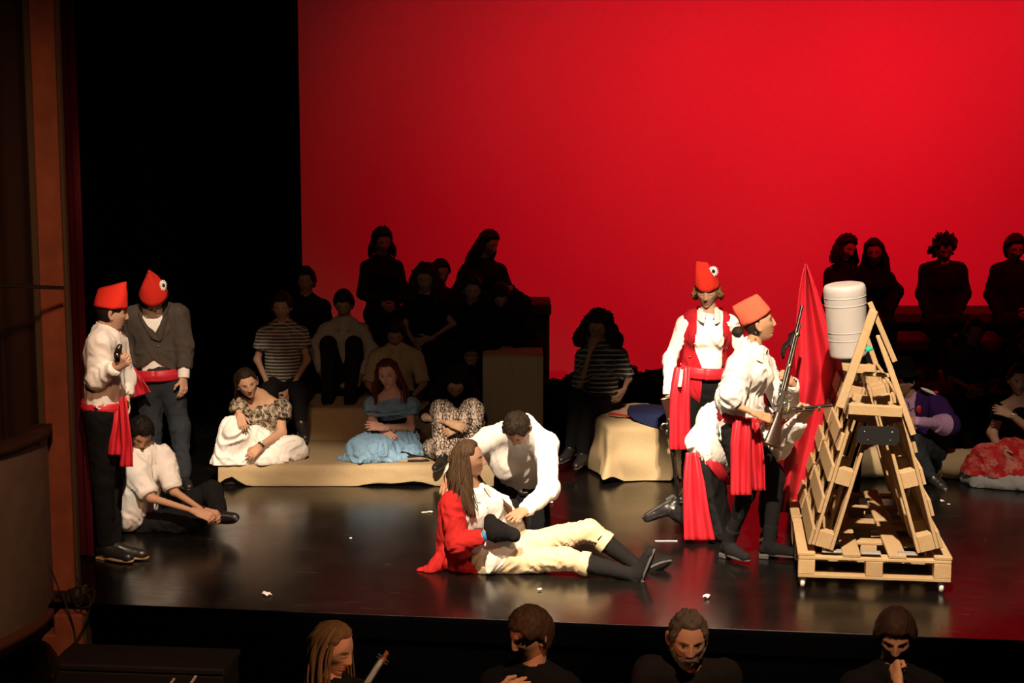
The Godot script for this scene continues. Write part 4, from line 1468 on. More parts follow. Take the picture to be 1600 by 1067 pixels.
# arms: 0 none, 1 short sleeve, 2 to the elbow, 3 long
func top_bones(c: Dictionary, i: float, arms := 3, skin := false) -> Array:
	var J: Dictionary = c.J
	var w: float = c.w
	var n: Vector3 = c.n
	var b := []
	b.append(bone(c.ch - n * 0.005, c.wa, 0.142 * w + i, 0.125 * w + i, n, 0.72))
	if c.o.get("tuck", false) and not skin: b.append(bone(c.wa, J.pv + c.up * 0.05, 0.125 * w + i, 0.136 * w + i, n, 0.74))
	else: b.append(bone(c.wa, J.pv, 0.125 * w + i, (0.12 * w if c.o.get("tuck", false) else 0.15 * lerpf(w, 1, 0.5)) + i, n, 0.74))
	for s in ["sl", "sr"]:
		var q: Vector3 = J[s].lerp(J.nk, 0.12) - c.up * 0.028
		b.append(bone(q, J.nk - c.up * 0.035, 0.046 * w + i, 0.055 * w + i))
		b.append(bone(q + c.up * 0.012, J.nk + c.up * 0.022 - n * 0.012, 0.036 * w + i * 0.8, 0.046 * w + i * 0.4))
	b.append(bone(c.ch + n * 0.02, c.ch.lerp(J.nk, 0.55), 0.12 * w + i, 0.08 * w + i, n, 0.6))
	if c.o.get("fem", false):
		for s in [-1, 1]: b.append(bone(c.ch + n * 0.075 * w + c.lat * 0.068 * s * w, c.ch + n * 0.06 * w + c.lat * 0.065 * s * w - c.up * 0.03, 0.052 * w + i, 0.052 * w + i))
	for s in ["l", "r"]:
		if arms <= 0: break
		var a: Vector3 = J["s" + s].lerp(J.nk, 0.1) - c.up * 0.03
		var e: Vector3 = J["e" + s]
		var f: Vector3 = J["w" + s]
		var ww := lerpf(w, 1.0, 0.4)
		match arms:
			1: b.append(bone(a, a.lerp(e, 0.55), 0.05 * w + i, 0.047 * ww + i * 1.2, Vector3.ZERO, 1.0, 1))
			2: b.append(bone(a, a.lerp(e, 0.95), 0.05 * w + i, 0.044 * ww + i * 1.2, Vector3.ZERO, 1.0, 1))
			_:
				b.append(bone(a, e, 0.05 * w + i, 0.04 * ww + i))
				b.append(bone(e, f, 0.041 * ww + i, 0.027 * ww + i * 0.8, Vector3.ZERO, 1.0, 0 if skin else 1))
	return b

func leg_bones(c: Dictionary, i: float, upto := 1.0, cut := 0, only := "lr") -> Array:
	var J: Dictionary = c.J
	var w: float = lerpf(c.w, 1.0, 0.4)
	var b := []
	b.append(bone(J.pv - c.up * 0.01, J.pv - c.up * 0.045, 0.15 * w + i, 0.135 * w + i, c.n, 0.74))
	for s in ["l", "r"]:
		if not only.contains(s): continue
		var hip: Vector3 = c["hip" + s]
		var k: Vector3 = J["k" + s]
		var a: Vector3 = J["a" + s]
		b.append(bone(hip, k, 0.088 * w + i, 0.056 * w + i))
		b.append(bone(k, k.lerp(a, upto), 0.055 * w + i, lerpf(0.055, 0.036, upto) * w + i, Vector3.ZERO, 1.0, cut))
		if upto >= 1.0: b.append(bone(k.lerp(a, 0.1) - (J["t" + s] - a).normalized() * 0.012, k.lerp(a, 0.55), 0.045 * w + i, 0.042 * w + i))
	return b

func trousers(c: Dictionary, mat: Material, i := 0.012, upto := 0.97, fold := 0.004) -> MeshInstance3D:
	return wear(c, c.o.get("legs_name", "trousers"), nets(leg_bones(c, i, upto), c.cell, 0.03, fold, 11.0, c.o.get("ground", -99.0)), mat)

func shirt(c: Dictionary, called: String, mat: Material, i := 0.016, arms := 3, fold := 0.006) -> MeshInstance3D:
	return wear(c, called, nets(top_bones(c, i, arms), c.cell, 0.03, fold, 10.0), mat)

func ring(c: Dictionary, at: Vector3, rl: float, rn: float, a0: float, a1: float, k: int, lift := 0.0) -> PackedVector3Array:   # part of an ellipse about the body; angle 0 is the front
	var p := PackedVector3Array()
	for j in k + 1:
		var a := lerpf(a0, a1, float(j) / k)
		p.push_back(at + c.lat * sin(a) * rl + c.n * cos(a) * rn + c.up * lift)
	return p

func collar(c: Dictionary, mat: Material, parent: Node, gap := 0.35, tall := 0.045, wide := 1.0) -> void:
	var at: Vector3 = c.J.nk + c.up * 0.0
	var rows := []
	for q in [[0.056, 0.0], [0.06, tall], [0.07, tall + 0.004], [0.082, tall * 0.4], [0.09, -0.006]]:
		var row := PackedVector3Array()
		for j in 25:
			var a := lerpf(gap, TAU - gap, j / 24.0)
			var fr := pow(absf(cos(a / 2)), 3.0)     # towards the two points
			var r: float = q[0] * wide
			var drop: float = -0.03 * fr * float(q[0] > 0.075) - 0.028 * fr
			row.push_back(at + c.lat * sin(a) * r + c.n * (cos(a) * r * 0.95 + 0.012 + 0.02 * fr) + c.up * (q[1] + drop))
		rows.append(row)
	var s := sheet(rows, 0.005)
	put("collar", s, mat, parent)

func cuffs(c: Dictionary, mat: Material, parent: Node, which := "lr", r := 0.036, len := 0.06) -> void:
	for s in which:
		var a: Vector3 = c.J["w" + s]
		var u: Vector3 = (c.J["e" + s] - a).normalized()
		put("cuff", tube(PackedVector3Array([a - u * 0.004, a, a + u * len * 0.5, a + u * len, a + u * (len + 0.006)]), [r * 0.9, r, r * 1.04, r * 1.06, r * 0.95], 18), mat, parent)

func rolled(c: Dictionary, s: String, at: float, mat: Material, parent: Node, r := 0.058) -> void:     # a rolled sleeve, at a share of the upper arm
	var e: Vector3 = c.J["s" + s].lerp(c.J["e" + s], at)
	var u: Vector3 = (c.J["s" + s] - c.J["e" + s]).normalized()
	var m := tube(PackedVector3Array([e - u * 0.005, e + u * 0.005, e + u * 0.02, e + u * 0.035, e + u * 0.05, e + u * 0.06]), [r * 0.85, r, r * 1.05, r * 0.97, r * 1.04, r * 0.9], 20)
	crumple(m, 0.005, 30.0)
	put("rolled_sleeve", m, mat, parent)

func crumple(m: MB, amp: float, freq: float) -> void:
	noise.frequency = 1.0
	for j in m.v.size():
		var p := m.v[j] * freq
		m.v[j] += m.n[j] * soft.get_noise_3d(p.x, p.y, p.z) * amp
	m.smooth()

func placket(c: Dictionary, mat: Material, parent: Node, top := 0.86, bottom := 0.3, r := 0.125, buttons := 5) -> void:
	pass

func sash(c: Dictionary, mat: Material, at: float, wide := 0.09, rl := 0.16, rn := 0.125) -> MeshInstance3D:
	var p: Vector3 = c.J.pv.lerp(c.J.nk, at)
	var rows := []
	for j in 7:
		var u := j / 6.0 - 0.5
		var bulge := 0.01 * cos(u * PI) + 0.004 * sin(j * 2.6)
		rows.append(ring(c, p, rl + bulge, rn + bulge, 0, TAU, 40, u * wide))
	return wear(c, "sash", sheet(rows, 0.012), mat)

# a hanging cloth: rows of [x pixel, y pixel, depth, half width in pixels]; pleats fold it in depth
func tail(c: Dictionary, rows_in: Array, pleats: float, amp: float, thick := 0.008, cols := 18) -> MB:
	var n := 14
	var px := []
	for r in rows_in: px.append(Vector3(r[0], r[1], r[2]))
	var wide := []
	for r in rows_in: wide.append(Vector3(r[3], r[4] if r.size() > 4 else 0.0, 0))
	var cp := spline(px, n)
	var ww := spline(wide, n)
	var rows := []
	for j in n + 1:
		var row := PackedVector3Array()
		for k in cols + 1:
			var u := 2.0 * k / cols - 1.0
			var f := float(j) / n
			row.push_back(P(cp[j].x + u * ww[j].x, cp[j].y + u * ww[j].y, c.d + cp[j].z + amp * sin(u * pleats + f * 1.3 + 0.7 * sin(f * 5.0)) * (0.6 + 0.4 * f) + amp * 0.4 * sin(u * pleats * 2.3 + f * 3.0)))
		rows.append(row)
	return sheet(rows, thick)

func shoe(c: Dictionary, s: String, mat: Material, sole: Material, shaft := 0.0, called := "shoe", heel := 0.02, size := 1.0, up_hint := Vector3.ZERO) -> void:
	var J: Dictionary = c.J
	var a: Vector3 = J["a" + s]
	var leg: Vector3 = (J["k" + s] - a).normalized()
	var f: Vector3 = (J["t" + s] - a).normalized()
	var u := up_hint if up_hint != Vector3.ZERO else leg
	u = (u - f * u.dot(f)).normalized()
	if up_hint == Vector3.ZERO and c.o.get("flatfeet", false):
		u = Vector3.UP
		f.y = 0
		f = f.normalized()
	var l := u.cross(f)
	var g := size * (0.92 if c.o.get("fem", false) else 1.0)
	var b := []
	var hl := a - u * 0.045 * g - f * 0.035 * g
	b.append(bone(hl, a - u * 0.045 * g + f * 0.04 * g, 0.036 * g, 0.036 * g))
	b.append(bone(a - u * 0.02 * g, a - u * 0.05 * g + f * 0.12 * g, 0.04 * g, 0.03 * g))
	b.append(bone(a - u * 0.055 * g + f * 0.03 * g, a - u * 0.058 * g + f * 0.185 * g, 0.037 * g, 0.026 * g, l, 1.0))
	b.append(bone(a - u * 0.056 * g + f * 0.09 * g + l * 0.012, a - u * 0.058 * g + f * 0.165 * g - l * 0.006, 0.034 * g, 0.03 * g))
	b.append(bone(a, a + leg * maxf(shaft, 0.03), 0.042 * g, lerpf(0.044, 0.066, clampf(shaft / 0.32, 0, 1)) * g, Vector3.ZERO, 1.0, 1))
	var o := wear(c, called, nets(b, 0.01 if c.cell < 0.018 else 0.014, 0.022, 0.0015 if shaft > 0.0 else 0.0, 22.0), mat)
	var rings := []
	for q in [[-0.083, 0.93], [-0.081, 1.0], [-0.071, 1.0], [-0.069, 0.95]]:
		var row := PackedVector3Array()
		for j in 28:
			var t := TAU * j / 28
			var x := cos(t)
			var half := lerpf(0.034, 0.044, smoothstep(-0.6, 0.5, x)) * (1.0 if x < 0.6 else 1.0)
			row.push_back(a + f * (0.072 + x * 0.142 * q[1]) * g + l * sin(t) * half * q[1] * g + u * q[0] * g)
		rings.append(row)
	put("sole", loft(rings), sole, o)
	if heel > 0.0:
		put("heel", box(Vector3(0.062, heel, 0.065) * g, Transform3D(Basis(l, u, f), a - f * 0.032 * g - u * (0.083 * g + heel * 0.3)), 0.005), sole, o)

# cut an opening into a garment: where(p in body axes: across, up, front) gives how far its edge lies from the middle; 0 keeps it
func open_front(m: MB, c: Dictionary, from: Vector3, where: Callable) -> MB:
	var gone := PackedByteArray()
	gone.resize(m.v.size())
	for k in m.v.size():
		var q := m.v[k] - from
		var x := q.dot(c.lat)
		var y := q.dot(c.up)
		var z := q.dot(c.n)
		if z < 0.0: continue
		var g: Vector2 = where.call(y)
		if x > g.x and x < g.y:
			gone[k] = 1
			var to := g.x if x - g.x < g.y - x else g.y
			m.v[k] += c.lat * (to - x)
	var i := PackedInt32Array()
	for k in range(0, m.i.size(), 3):
		if gone[m.i[k]] and gone[m.i[k + 1]] and gone[m.i[k + 2]]: continue
		i.append_array(m.i.slice(k, k + 3))
	m.i = i
	return m

# a felt cap: an oval band that narrows to a folded seam; head axes (x her left, y up, z front)
func felt_hat(c: Dictionary, mat: Material, y0: float, r: Vector2, top: Vector3, tr: Vector2, dip := 0.0, tilt := 0.0, lean := 0.0, slope := 0.0) -> MeshInstance3D:
	var rings := []
	var T := Transform3D(Basis(Vector3.RIGHT, tilt) * Basis(Vector3.BACK, lean), Vector3(0, y0, -0.008))
	var X: Transform3D = c.hx * T
	for k in 9:
		var f := k / 8.0
		var ring := PackedVector3Array()
		for j in 36:
			var a := TAU * j / 36
			var e := 1.0 - 0.12 * f
			var x := signf(sin(a)) * pow(absf(sin(a)), e) * lerpf(r.x, tr.x, pow(f, 1.35))
			var z := signf(cos(a)) * pow(absf(cos(a)), e) * lerpf(r.y, tr.y, pow(f, 1.35))
			var sag := 0.006 * sin(a * 3.0 + 1.0) * sin(f * PI)
			var y := top.y * f + slope * cos(a) * f - dip * (1.0 - f) * pow(maxf(cos(a), 0.0), 2.0)
			ring.push_back(X * Vector3(x + top.x * f * (0.4 + 0.6 * f) + sag, y, z + top.z * f))
		rings.append(ring)
	var inner := PackedVector3Array()
	for p in rings[0]: inner.push_back(p.lerp(X.origin, 0.12) + X.basis.y * 0.01)
	rings.insert(0, inner)
	var m := loft(rings)
	crumple(m, 0.004, 14.0)
	c.hat = m
	return wear(c, "felt_cap", m, mat)

func cockade(c: Dictionary, hat: Node, px: float, py: float, out: Vector3, r := 0.034) -> void:
	var at := near(c, c.hat, px, py, 0.0)
	var z := out.normalized()
	var x := Vector3.UP.cross(z).normalized()
	var X := Transform3D(Basis(x, z.cross(x), z), at)
	var rings := []
	for q in [[0.2, 0.0], [1.0, 0.001], [1.0, 0.006], [0.6, 0.012], [0.2, 0.008]]:
		var row := PackedVector3Array()
		for j in 64:
			var a := TAU * j / 64
			var rr: float = r * q[0] * (1.0 + (0.1 * sin(a * 13.0) if q[0] > 0.9 else 0.0))
			row.push_back(X * Vector3(cos(a) * rr, sin(a) * rr, q[1] + 0.003 * sin(a * 13.0) * q[0]))
		rings.append(row)
	var o := put("rosette", loft(rings), M.white, hat, "white pleated rosette with a navy centre")
	put("rosette_centre", ball(Vector3(r * 0.38, r * 0.38, 0.008), X * Transform3D(Basis(), Vector3(0, 0, 0.009)), 12, 6), M.navy, o)

func buttons(c: Dictionary, parent: Node, pts: Array, mat: Material, r := 0.007) -> void:
	for p in pts:
		put("button", ball(Vector3(r, r, r * 0.5), Transform3D(Basis(), P(p[0], p[1], c.d + p[2])), 8, 5), mat, parent)

func near(c: Dictionary, m: MB, px: float, py: float, lift := 0.004) -> Vector3:       # the front of a mesh at a pixel: the vertex that lies nearest to that line of sight
	var eye := Vector3(0, EYE, 0)
	var dir := (P(px, py, 10.0) - eye).normalized()
	var best := 1e9
	var at := Vector3()
	for p in m.v:
		var q: Vector3 = p - eye
		var t := q.dot(dir)
		var off := (q - dir * t).length()
		var score := off * 12.0 + t
		if score < best:
			best = score
			at = eye + dir * t
	return at - dir * lift
# ------------------------------------------------------------------ the people of the piece
func gun(called: String, label: String, a: Vector3, b: Vector3, up: Vector3, long := true) -> void:    # butt to muzzle
	var n := base(called, label, "gun", a)
	var f := (b - a).normalized()
	var u := (up - f * up.dot(f)).normalized()
	var s := f.cross(u)
	var L := (b - a).length()
	var X := Transform3D(Basis(f, u, s), Vector3())
	var prof: Array
	if long: prof = [[0.0, -0.075, 0.05, 0.018], [0.02, -0.075, 0.055, 0.021], [0.16, -0.05, 0.03, 0.018], [0.27, -0.024, 0.012, 0.015], [0.34, -0.022, 0.016, 0.017], [0.5, -0.02, 0.01, 0.015], [0.86, -0.014, 0.006, 0.012], [0.88, -0.01, 0.004, 0.008]]
	else: prof = [[0.0, -0.085, -0.045, 0.018], [0.03, -0.09, -0.03, 0.02], [0.12, -0.05, 0.006, 0.017], [0.25, -0.026, 0.014, 0.018], [0.45, -0.02, 0.01, 0.016], [0.72, -0.016, 0.006, 0.013], [0.74, -0.012, 0.004, 0.008]]
	var rings := []
	for q in prof:
		for w in [1, 2, 3]: q[w] *= 0.78
		var row := PackedVector3Array()
		for j in 16:
			var an := TAU * j / 16
			row.push_back(X * Vector3(q[0] * L, (q[1] + q[2]) / 2 + cos(an) * (q[2] - q[1]) / 2, sin(an) * q[3]))
		rings.append(row)
	var st := put("stock", loft(rings), M.gunwood, n)
	var y0 := 0.012
	put("barrel", tube(PackedVector3Array([X * Vector3(L * 0.28, y0, 0), X * Vector3(L * 0.6, y0, 0), X * Vector3(L * 0.97, y0, 0), X * Vector3(L, y0, 0)]), [0.013, 0.0095, 0.0095, 0.011], 14), M.gunmetal, n)
	var lk := put("lock_plate", box(Vector3(0.13 if not long else 0.15, 0.03, 0.04), X * Transform3D(Basis(), Vector3(L * 0.3, 0.004, 0)), 0.006), M.steel, n)
	put("hammer", tube(spline([X * Vector3(L * 0.27, 0.01, 0.018), X * Vector3(L * 0.25, 0.04, 0.02), X * Vector3(L * 0.28, 0.062, 0.02), X * Vector3(L * 0.31, 0.05, 0.02)], 8), [0.009, 0.008, 0.007, 0.005], 8), M.steel, lk)
	put("pan", ball(Vector3(0.022, 0.01, 0.014), X * Transform3D(Basis(), Vector3(L * 0.34, 0.022, 0.016)), 12, 6), M.steel, lk)
	put("trigger_guard", tube(spline([X * Vector3(L * 0.22, -0.028, 0), X * Vector3(L * 0.25, -0.055, 0), X * Vector3(L * 0.31, -0.055, 0), X * Vector3(L * 0.34, -0.022, 0)], 10), [0.004, 0.004], 8), M.bronze, n)
	for q in [0.55, 0.78]: put("barrel_band", tube(PackedVector3Array([X * Vector3(L * q, 0, 0), X * Vector3(L * q + 0.016, 0, 0)]), [0.0185, 0.0185], 14), M.bronze, n)
	put("butt_cap", ball(Vector3(0.012, 0.062 if long else 0.03, 0.023), X * Transform3D(Basis(), Vector3(0.0, -0.012 if long else -0.065, 0)), 14, 8), M.bronze, n)

func centre_group() -> void:
	# the wounded woman, half lying on the floor
	var c := person({"label": "woman with long brown hair lying wounded in red coat, beige breeches and black boots", "d": 9.75, "hc": [732, 717, -0.04], "pose": "sit", "yaw": 60, "face": [84, -4, -4], "fem": true, "w": 0.92, "skin": Color(0.43, 0.24, 0.16),
		"head": {"shut": true, "nose": 1.05}, "cell": 0.012,
		"J": {"nk": [739, 766, 0.0], "sl": [786, 783, 0.14], "sr": [708, 788, -0.1], "pv": [772, 862, 0.03], "er": [714, 850, -0.2], "wr": [755, 838, -0.2], "hr": [776, 832, -0.16], "el": [806, 825, 0.2], "wl": [800, 840, 0.0], "hl": [800, 828, -0.08], "kr": [880, 872, -0.12], "ar": [986, 897, -0.22], "tr": [1003, 855, -0.24], "kl": [920, 829, 0.12], "al": [996, 884, 0.04], "tl": [1046, 861, 0.05]},
		"handr": "cup", "handl": "cup",
		"hair": {"col": Color(0.07, 0.042, 0.024), "thick": 0.012, "front": 0.75, "side": 0.3, "back": -0.8, "long": [95, 0, 0.006, 0.03],
			"ends": [[-1.75, 738, 806, -0.16, 0.025], [-1.8, 728, 800, -0.16, 0.03], [-1.9, 716, 790, -0.12, 0.03], [-2.3, 706, 770, -0.08, 0.03], [-2.8, 702, 760, 0.02, 0.03], [-1.7, 744, 800, -0.16, 0.02], [-1.9, 722, 780, -0.14, 0.03]]}})
	var J: Dictionary = c.J
	var fall := MB.new()
	for k in 34:
		var q := func(x: float, y: float, dd: float) -> Vector3: return P(x + rng.randf_range(-4, 4), y + rng.randf_range(-3, 3), 9.75 + dd + rng.randf_range(-0.012, 0.012))
		fall.add(lock(spline([q.call(738, 726, 0.06), q.call(752, 756, 0.07), q.call(775, 776, 0.02), q.call(795, 796, 0.02), q.call(802, 812, 0.03)], 12), 0.0065, Color(0.085, 0.048, 0.025) * rng.randf_range(0.8, 1.25)))
	put("hair_fall", fall, M.hair, c.hair)
	var b := top_bones(c, 0.014, 3)
	b.append(bone(J.pv, P(775, 874, c.d - 0.1), 0.14, 0.08, c.n, 0.7))
	b.append(bone(J.pv, P(792, 856, c.d - 0.05), 0.13, 0.1, c.n, 0.7))
	b.append(bone(P(770, 872, c.d - 0.12), P(763, 892, c.d - 0.16), 0.04, 0.018))
	var sh := wear(c, "blouse", nets(b, 0.011, 0.03, 0.006, 11.0, 0.004), M.white)
	collar(c, M.white, sh, 0.5, 0.03, 0.95)
	var bt := MB.new()
	for k in 6: put("button", ball(Vector3(0.005, 0.005, 0.003), Transform3D(Basis(), P(760 + k * 2, 785 + k * 8, c.d - 0.125)), 8, 5), M.cream, sh)
	b = leg_bones(c, 0.016, 0.36, 1)
	bands(c, wear(c, "breeches", nets(b, 0.011, 0.03, 0.007, 11.0, 0.003), M.beige), M.beige, 0.37, 0.074, 0.05)
	shoe(c, "r", M.suede, M.sole, 0.31, "boot", 0.015, 1.08)
	shoe(c, "l", M.suede, M.sole, 0.30, "boot", 0.015, 1.08, Vector3(-0.5, 0.45, -0.75))
	# red coat: on the right arm and hanging behind her to the floor
	b = [bone(J.sr + Vector3(0, 0.01, 0), J.er, 0.078, 0.066), bone(J.er, J.wr, 0.066, 0.05, Vector3.ZERO, 1.0, 1), bone(J.sr, P(722, 772, c.d + 0.1), 0.07, 0.05),
		bone(P(702, 790, c.d + 0.06), P(704, 870, c.d + 0.1), 0.075, 0.09), bone(P(722, 830, c.d + 0.1), P(735, 880, c.d + 0.12), 0.09, 0.08), bone(P(704, 862, c.d + 0.02), P(672, 892, c.d - 0.05), 0.07, 0.035), bone(P(690, 884, c.d), P(657, 893, c.d - 0.02), 0.035, 0.022), bone(P(712, 880, c.d - 0.02), P(740, 890, c.d - 0.06), 0.06, 0.04), bone(P(706, 845, c.d - 0.1), P(724, 862, c.d - 0.17), 0.055, 0.05), bone(P(766, 800, c.d + 0.02), P(776, 840, c.d - 0.02), 0.02, 0.02)]
	b.pop_back()
	wear(c, "coat", nets(b, 0.011, 0.03, 0.007, 11.0, 0.003), M.coat_red)
	var w: Vector3 = J.wr
	var ax: Vector3 = (J.hr - J.wr).normalized()
	put("bracelet", tube(PackedVector3Array([w - ax * 0.012, w - ax * 0.01, w + ax * 0.008, w + ax * 0.01]), [0.03, 0.034, 0.034, 0.03], 18), mat(Color(0.03, 0.22, 0.4), 0.4), c.root).position = -c.root.position
	var hat := put("black_hat", nets([bone(P(766, 812, 9.62), P(775, 832, 9.56), 0.038, 0.06), bone(P(775, 828, 9.55), P(802, 834, 9.55), 0.058, 0.036), bone(P(764, 826, 9.6), P(806, 840, 9.55), 0.02, 0.02)], 0.01, 0.04, 0.003, 10.0), M.charcoal)
	tag(hat, "soft black hat held on the wounded woman's lap by two hands", "hat")
	# the man kneeling over her
	c = person({"label": "dark-haired man in white shirt and black trousers kneeling bent over the wounded woman", "d": 10.4, "hc": [808, 669, -0.32], "pose": "sit", "yaw": -10, "face": [-32, 58, 6], "skin": Color(0.4, 0.2, 0.125),
		"J": {"nk": [818, 667, -0.14], "sl": [857, 694, -0.12], "sr": [757, 684, -0.08], "pv": [816, 750, 0.24], "el": [858, 764, -0.34], "wl": [820, 797, -0.58], "hl": [796, 812, -0.72], "er": [727, 708, -0.2], "wr": [704, 742, -0.5], "hr": [694, 770, -0.6], "kl": [842, 826, 0.02], "kr": [788, 826, 0.0], "al": [846, 818, 0.45], "ar": [796, 818, 0.45], "tl": [846, 824, 0.6], "tr": [796, 824, 0.6], "ch": [810, 680, -0.02]},
		"backl": Vector3(0.1, 0.8, 0.5), "backr": Vector3(-0.4, 0.3, 0.8), "handl": "flat", "handr": "flat", "cell": 0.013,
		"hair": {"col": Color(0.02, 0.014, 0.01), "thick": 0.013, "rough": 0.007, "front": 0.55, "side": -0.1, "back": -0.62}})
	J = c.J
	c.ch = P(812, 694, c.d + 0.0)
	b = top_bones(c, 0.026, 3)
	b.append(bone(P(770, 690, c.d - 0.02), P(790, 730, c.d - 0.02), 0.1, 0.09))
	sh = wear(c, "shirt", nets(b, 0.012, 0.04, 0.006, 8.0), M.white)
	cuffs(c, M.white, sh, "lr", 0.042, 0.05)
	collar(c, M.white, sh, 0.4, 0.035)
	c.o.ground = 0.004
	trousers(c, M.charcoal, 0.022)
	sash(c, M.leather, 0.04, 0.035, 0.165, 0.13).name = "belt"
	for s in "lr": shoe(c, s, M.leather, M.sole)

func right_group() -> void:
	# woman with the red waistcoat
	var c := person({"label": "woman standing in red waistcoat, white shirt and red cap with white rosette", "d": 11.5, "hc": [1105, 455], "pose": "stand", "yaw": -8, "plant": {"al": 0.085, "ar": 0.085}, "face": [-14, 13, 0], "fem": true, "tuck": true, "w": 0.95, "skin": Color(0.5, 0.3, 0.21),
		"head": {"shut": true, "open": 0.004}, "cell": 0.013, "flatfeet": true,
		"J": {"nk": [1107, 489, 0.03], "sl": [1147, 502, 0.03], "sr": [1067, 502, 0.03], "pv": [1097, 602, 0.05], "er": [1047, 562, 0.05], "wr": [1044, 616, -0.03], "hr": [1045, 638, -0.05], "el": [1162, 560, 0.1], "wl": [1150, 600, 0.0], "kr": [1080, 690, 0.03], "ar": [1074, 762, 0.06], "tr": [1066, 778, -0.08], "kl": [1118, 690, 0.03], "al": [1120, 762, 0.08], "tl": [1124, 778, -0.06]},
		"handr": "grip", "hair": {"col": Color(0.22, 0.125, 0.06), "thick": 0.005, "rough": 0.002, "front": 0.55, "side": 0.0, "back": -0.7, "long": [26, 0.1, 0.006, 0.015], "ends": [[-1.5, 1084, 463, 0.02, 0.012], [1.5, 1128, 463, 0.02, 0.012], [-2.4, 1086, 466, 0.08, 0.015], [2.4, 1126, 466, 0.08, 0.015]]}})
	var sh := shirt(c, "shirt", M.white, 0.008, 3, 0.007)
	cuffs(c, M.white, sh, "lr", 0.04, 0.06)
	collar(c, M.white, sh, 0.45, 0.035, 1.05)
	trousers(c, M.black, 0.012)
	for s in "lr": shoe(c, s, M.leather, M.sole, 0.1)
	var b := []
	var J: Dictionary = c.J
	b.append(bone(c.ch, c.wa, 0.168, 0.155, c.n, 0.77))
	b.append(bone(c.wa, J.pv, 0.155, 0.172, c.n, 0.78))
	for s in [-1, 1]:
		var q: Vector3 = J.nk + c.lat * 0.115 * s - c.up * 0.045
		b.append(bone(c.ch + c.lat * 0.085 * s, q, 0.105, 0.058, c.n, 0.85))
		b.append(bone(c.ch + c.n * 0.085 + c.lat * 0.07 * s, c.ch + c.n * 0.06 + c.lat * 0.07 * s - c.up * 0.04, 0.07, 0.07))
		b.append(bone(q, J.nk - c.n * 0.03, 0.058, 0.05))
	var vest := nets(b, 0.01, 0.03, 0.004, 8.0)
	vest = open_front(vest, c, J.pv, func(y): return Vector2(-lerpf(0.02, 0.1, smoothstep(0.1, 0.34, y)) if y < 0.42 else -0.09, lerpf(0.15, 0.11, smoothstep(0.05, 0.3, y)) if y < 0.42 else 0.1) if y > -0.2 else Vector2(0.0, 0.17))
	var vo := wear(c, "waistcoat", vest, M.vest_red)
	for p in [[1085, 538], [1078, 558], [1064, 569], [1136, 544], [1136, 565]]: put("button", ball(Vector3(0.009, 0.009, 0.005), Transform3D(Basis(), near(c, vest, p[0], p[1])), 10, 6), M.bronze, vo)
	sash(c, M.satin_red, 0.2, 0.085, 0.162, 0.132)
	wear(c, "sash_end", tail(c, [[1066, 574, -0.14, 12], [1063, 610, -0.17, 15], [1062, 650, -0.16, 16], [1063, 702, -0.15, 17]], 5.0, 0.018), M.satin_red)
	var hat := felt_hat(c, M.felt_red, 0.045, Vector2(0.09, 0.107), Vector3(-0.04, 0.17, -0.01), Vector2(0.042, 0.02), 0.02)
	cockade(c, hat, 1114, 424, Vector3(0.25, 0.15, 1), 0.037)
	var tb := put("paper_cartridge", tube(PackedVector3Array([P(1065, 577, 11.3), P(1064, 590, 11.29), P(1062, 604, 11.29)]), [0.012, 0.014, 0.014], 14), M.paper)
	tag(tb, "small white paper cartridge tucked into the red sash of the woman in waistcoat", "cartridge")
	gun("musket", "long flintlock musket held muzzle down by the woman in the red waistcoat", P(1041, 622, 11.36), P(1061, 776, 11.4), Vector3(-1, 0, 0.3))
	# woman with the rifle
	c = person({"label": "woman in profile with coral cap and bun, white blouse, black leggings, gripping a rifle", "d": 10.0, "hc": [1185, 505], "pose": "stand", "yaw": 75, "plant": {"al": 0.105, "ar": 0.105}, "face": [90, -14, 0], "fem": true, "w": 0.9, "skin": Color(0.5, 0.28, 0.165), "flatfeet": true, "cell": 0.012,
		"J": {"nk": [1175, 546, 0.0], "sl": [1194, 566, 0.15], "sr": [1156, 570, -0.12], "pv": [1154, 664, 0.0], "er": [1142, 630, -0.24], "wr": [1184, 648, -0.3], "hr": [1208, 656, -0.28], "el": [1228, 636, 0.16], "wl": [1237, 598, -0.04], "hl": [1216, 576, -0.1], "kr": [1166, 768, -0.1], "ar": [1138, 848, -0.1], "tr": [1172, 876, -0.18], "kl": [1212, 748, 0.1], "al": [1202, 848, 0.12], "tl": [1244, 868, 0.08]},
		"handr": "cup", "handl": "grip", "backr": Vector3(0.1, 0.7, 0.7), "backl": Vector3(0.5, 0.35, 0.8),
		"hair": {"col": Color(0.035, 0.02, 0.013), "rough": 0.002, "thick": 0.003, "front": 0.6, "side": 0.25, "back": -0.75}})
	J = c.J
	var bun := ball(Vector3(0.04, 0.035, 0.04), Transform3D(Basis(), P(1153, 518, c.d)), 20, 14)
	bun.c.fill(Color(0.03, 0.018, 0.012))
	crumple(bun, 0.008, 22.0)
	wear(c, "hair_bun", bun, M.hair)
	b = top_bones(c, 0.03, 2)
	b.append(bone(P(1150, 620, c.d - 0.02), P(1165, 646, c.d), 0.15, 0.13, c.n, 0.8))
	b.append(bone(J.sr, J.sr.lerp(J.er, 0.85), 0.075, 0.085))
	b.append(bone(J.el, J.wl, 0.07, 0.05, Vector3.ZERO, 1.0, 1))
	sh = wear(c, "blouse", nets(b, 0.011, 0.035, 0.009, 10.0), M.white)
	rolled(c, "r", 0.86, M.white, sh, 0.074)
	collar(c, M.white, sh, 0.5, 0.04, 1.1)
	trousers(c, M.suede, 0.006, 0.93, 0.003).name = "leggings"
	for s in "lr": shoe(c, s, M.suede, M.sole, 0.11, "boot", 0.032, 1.05)
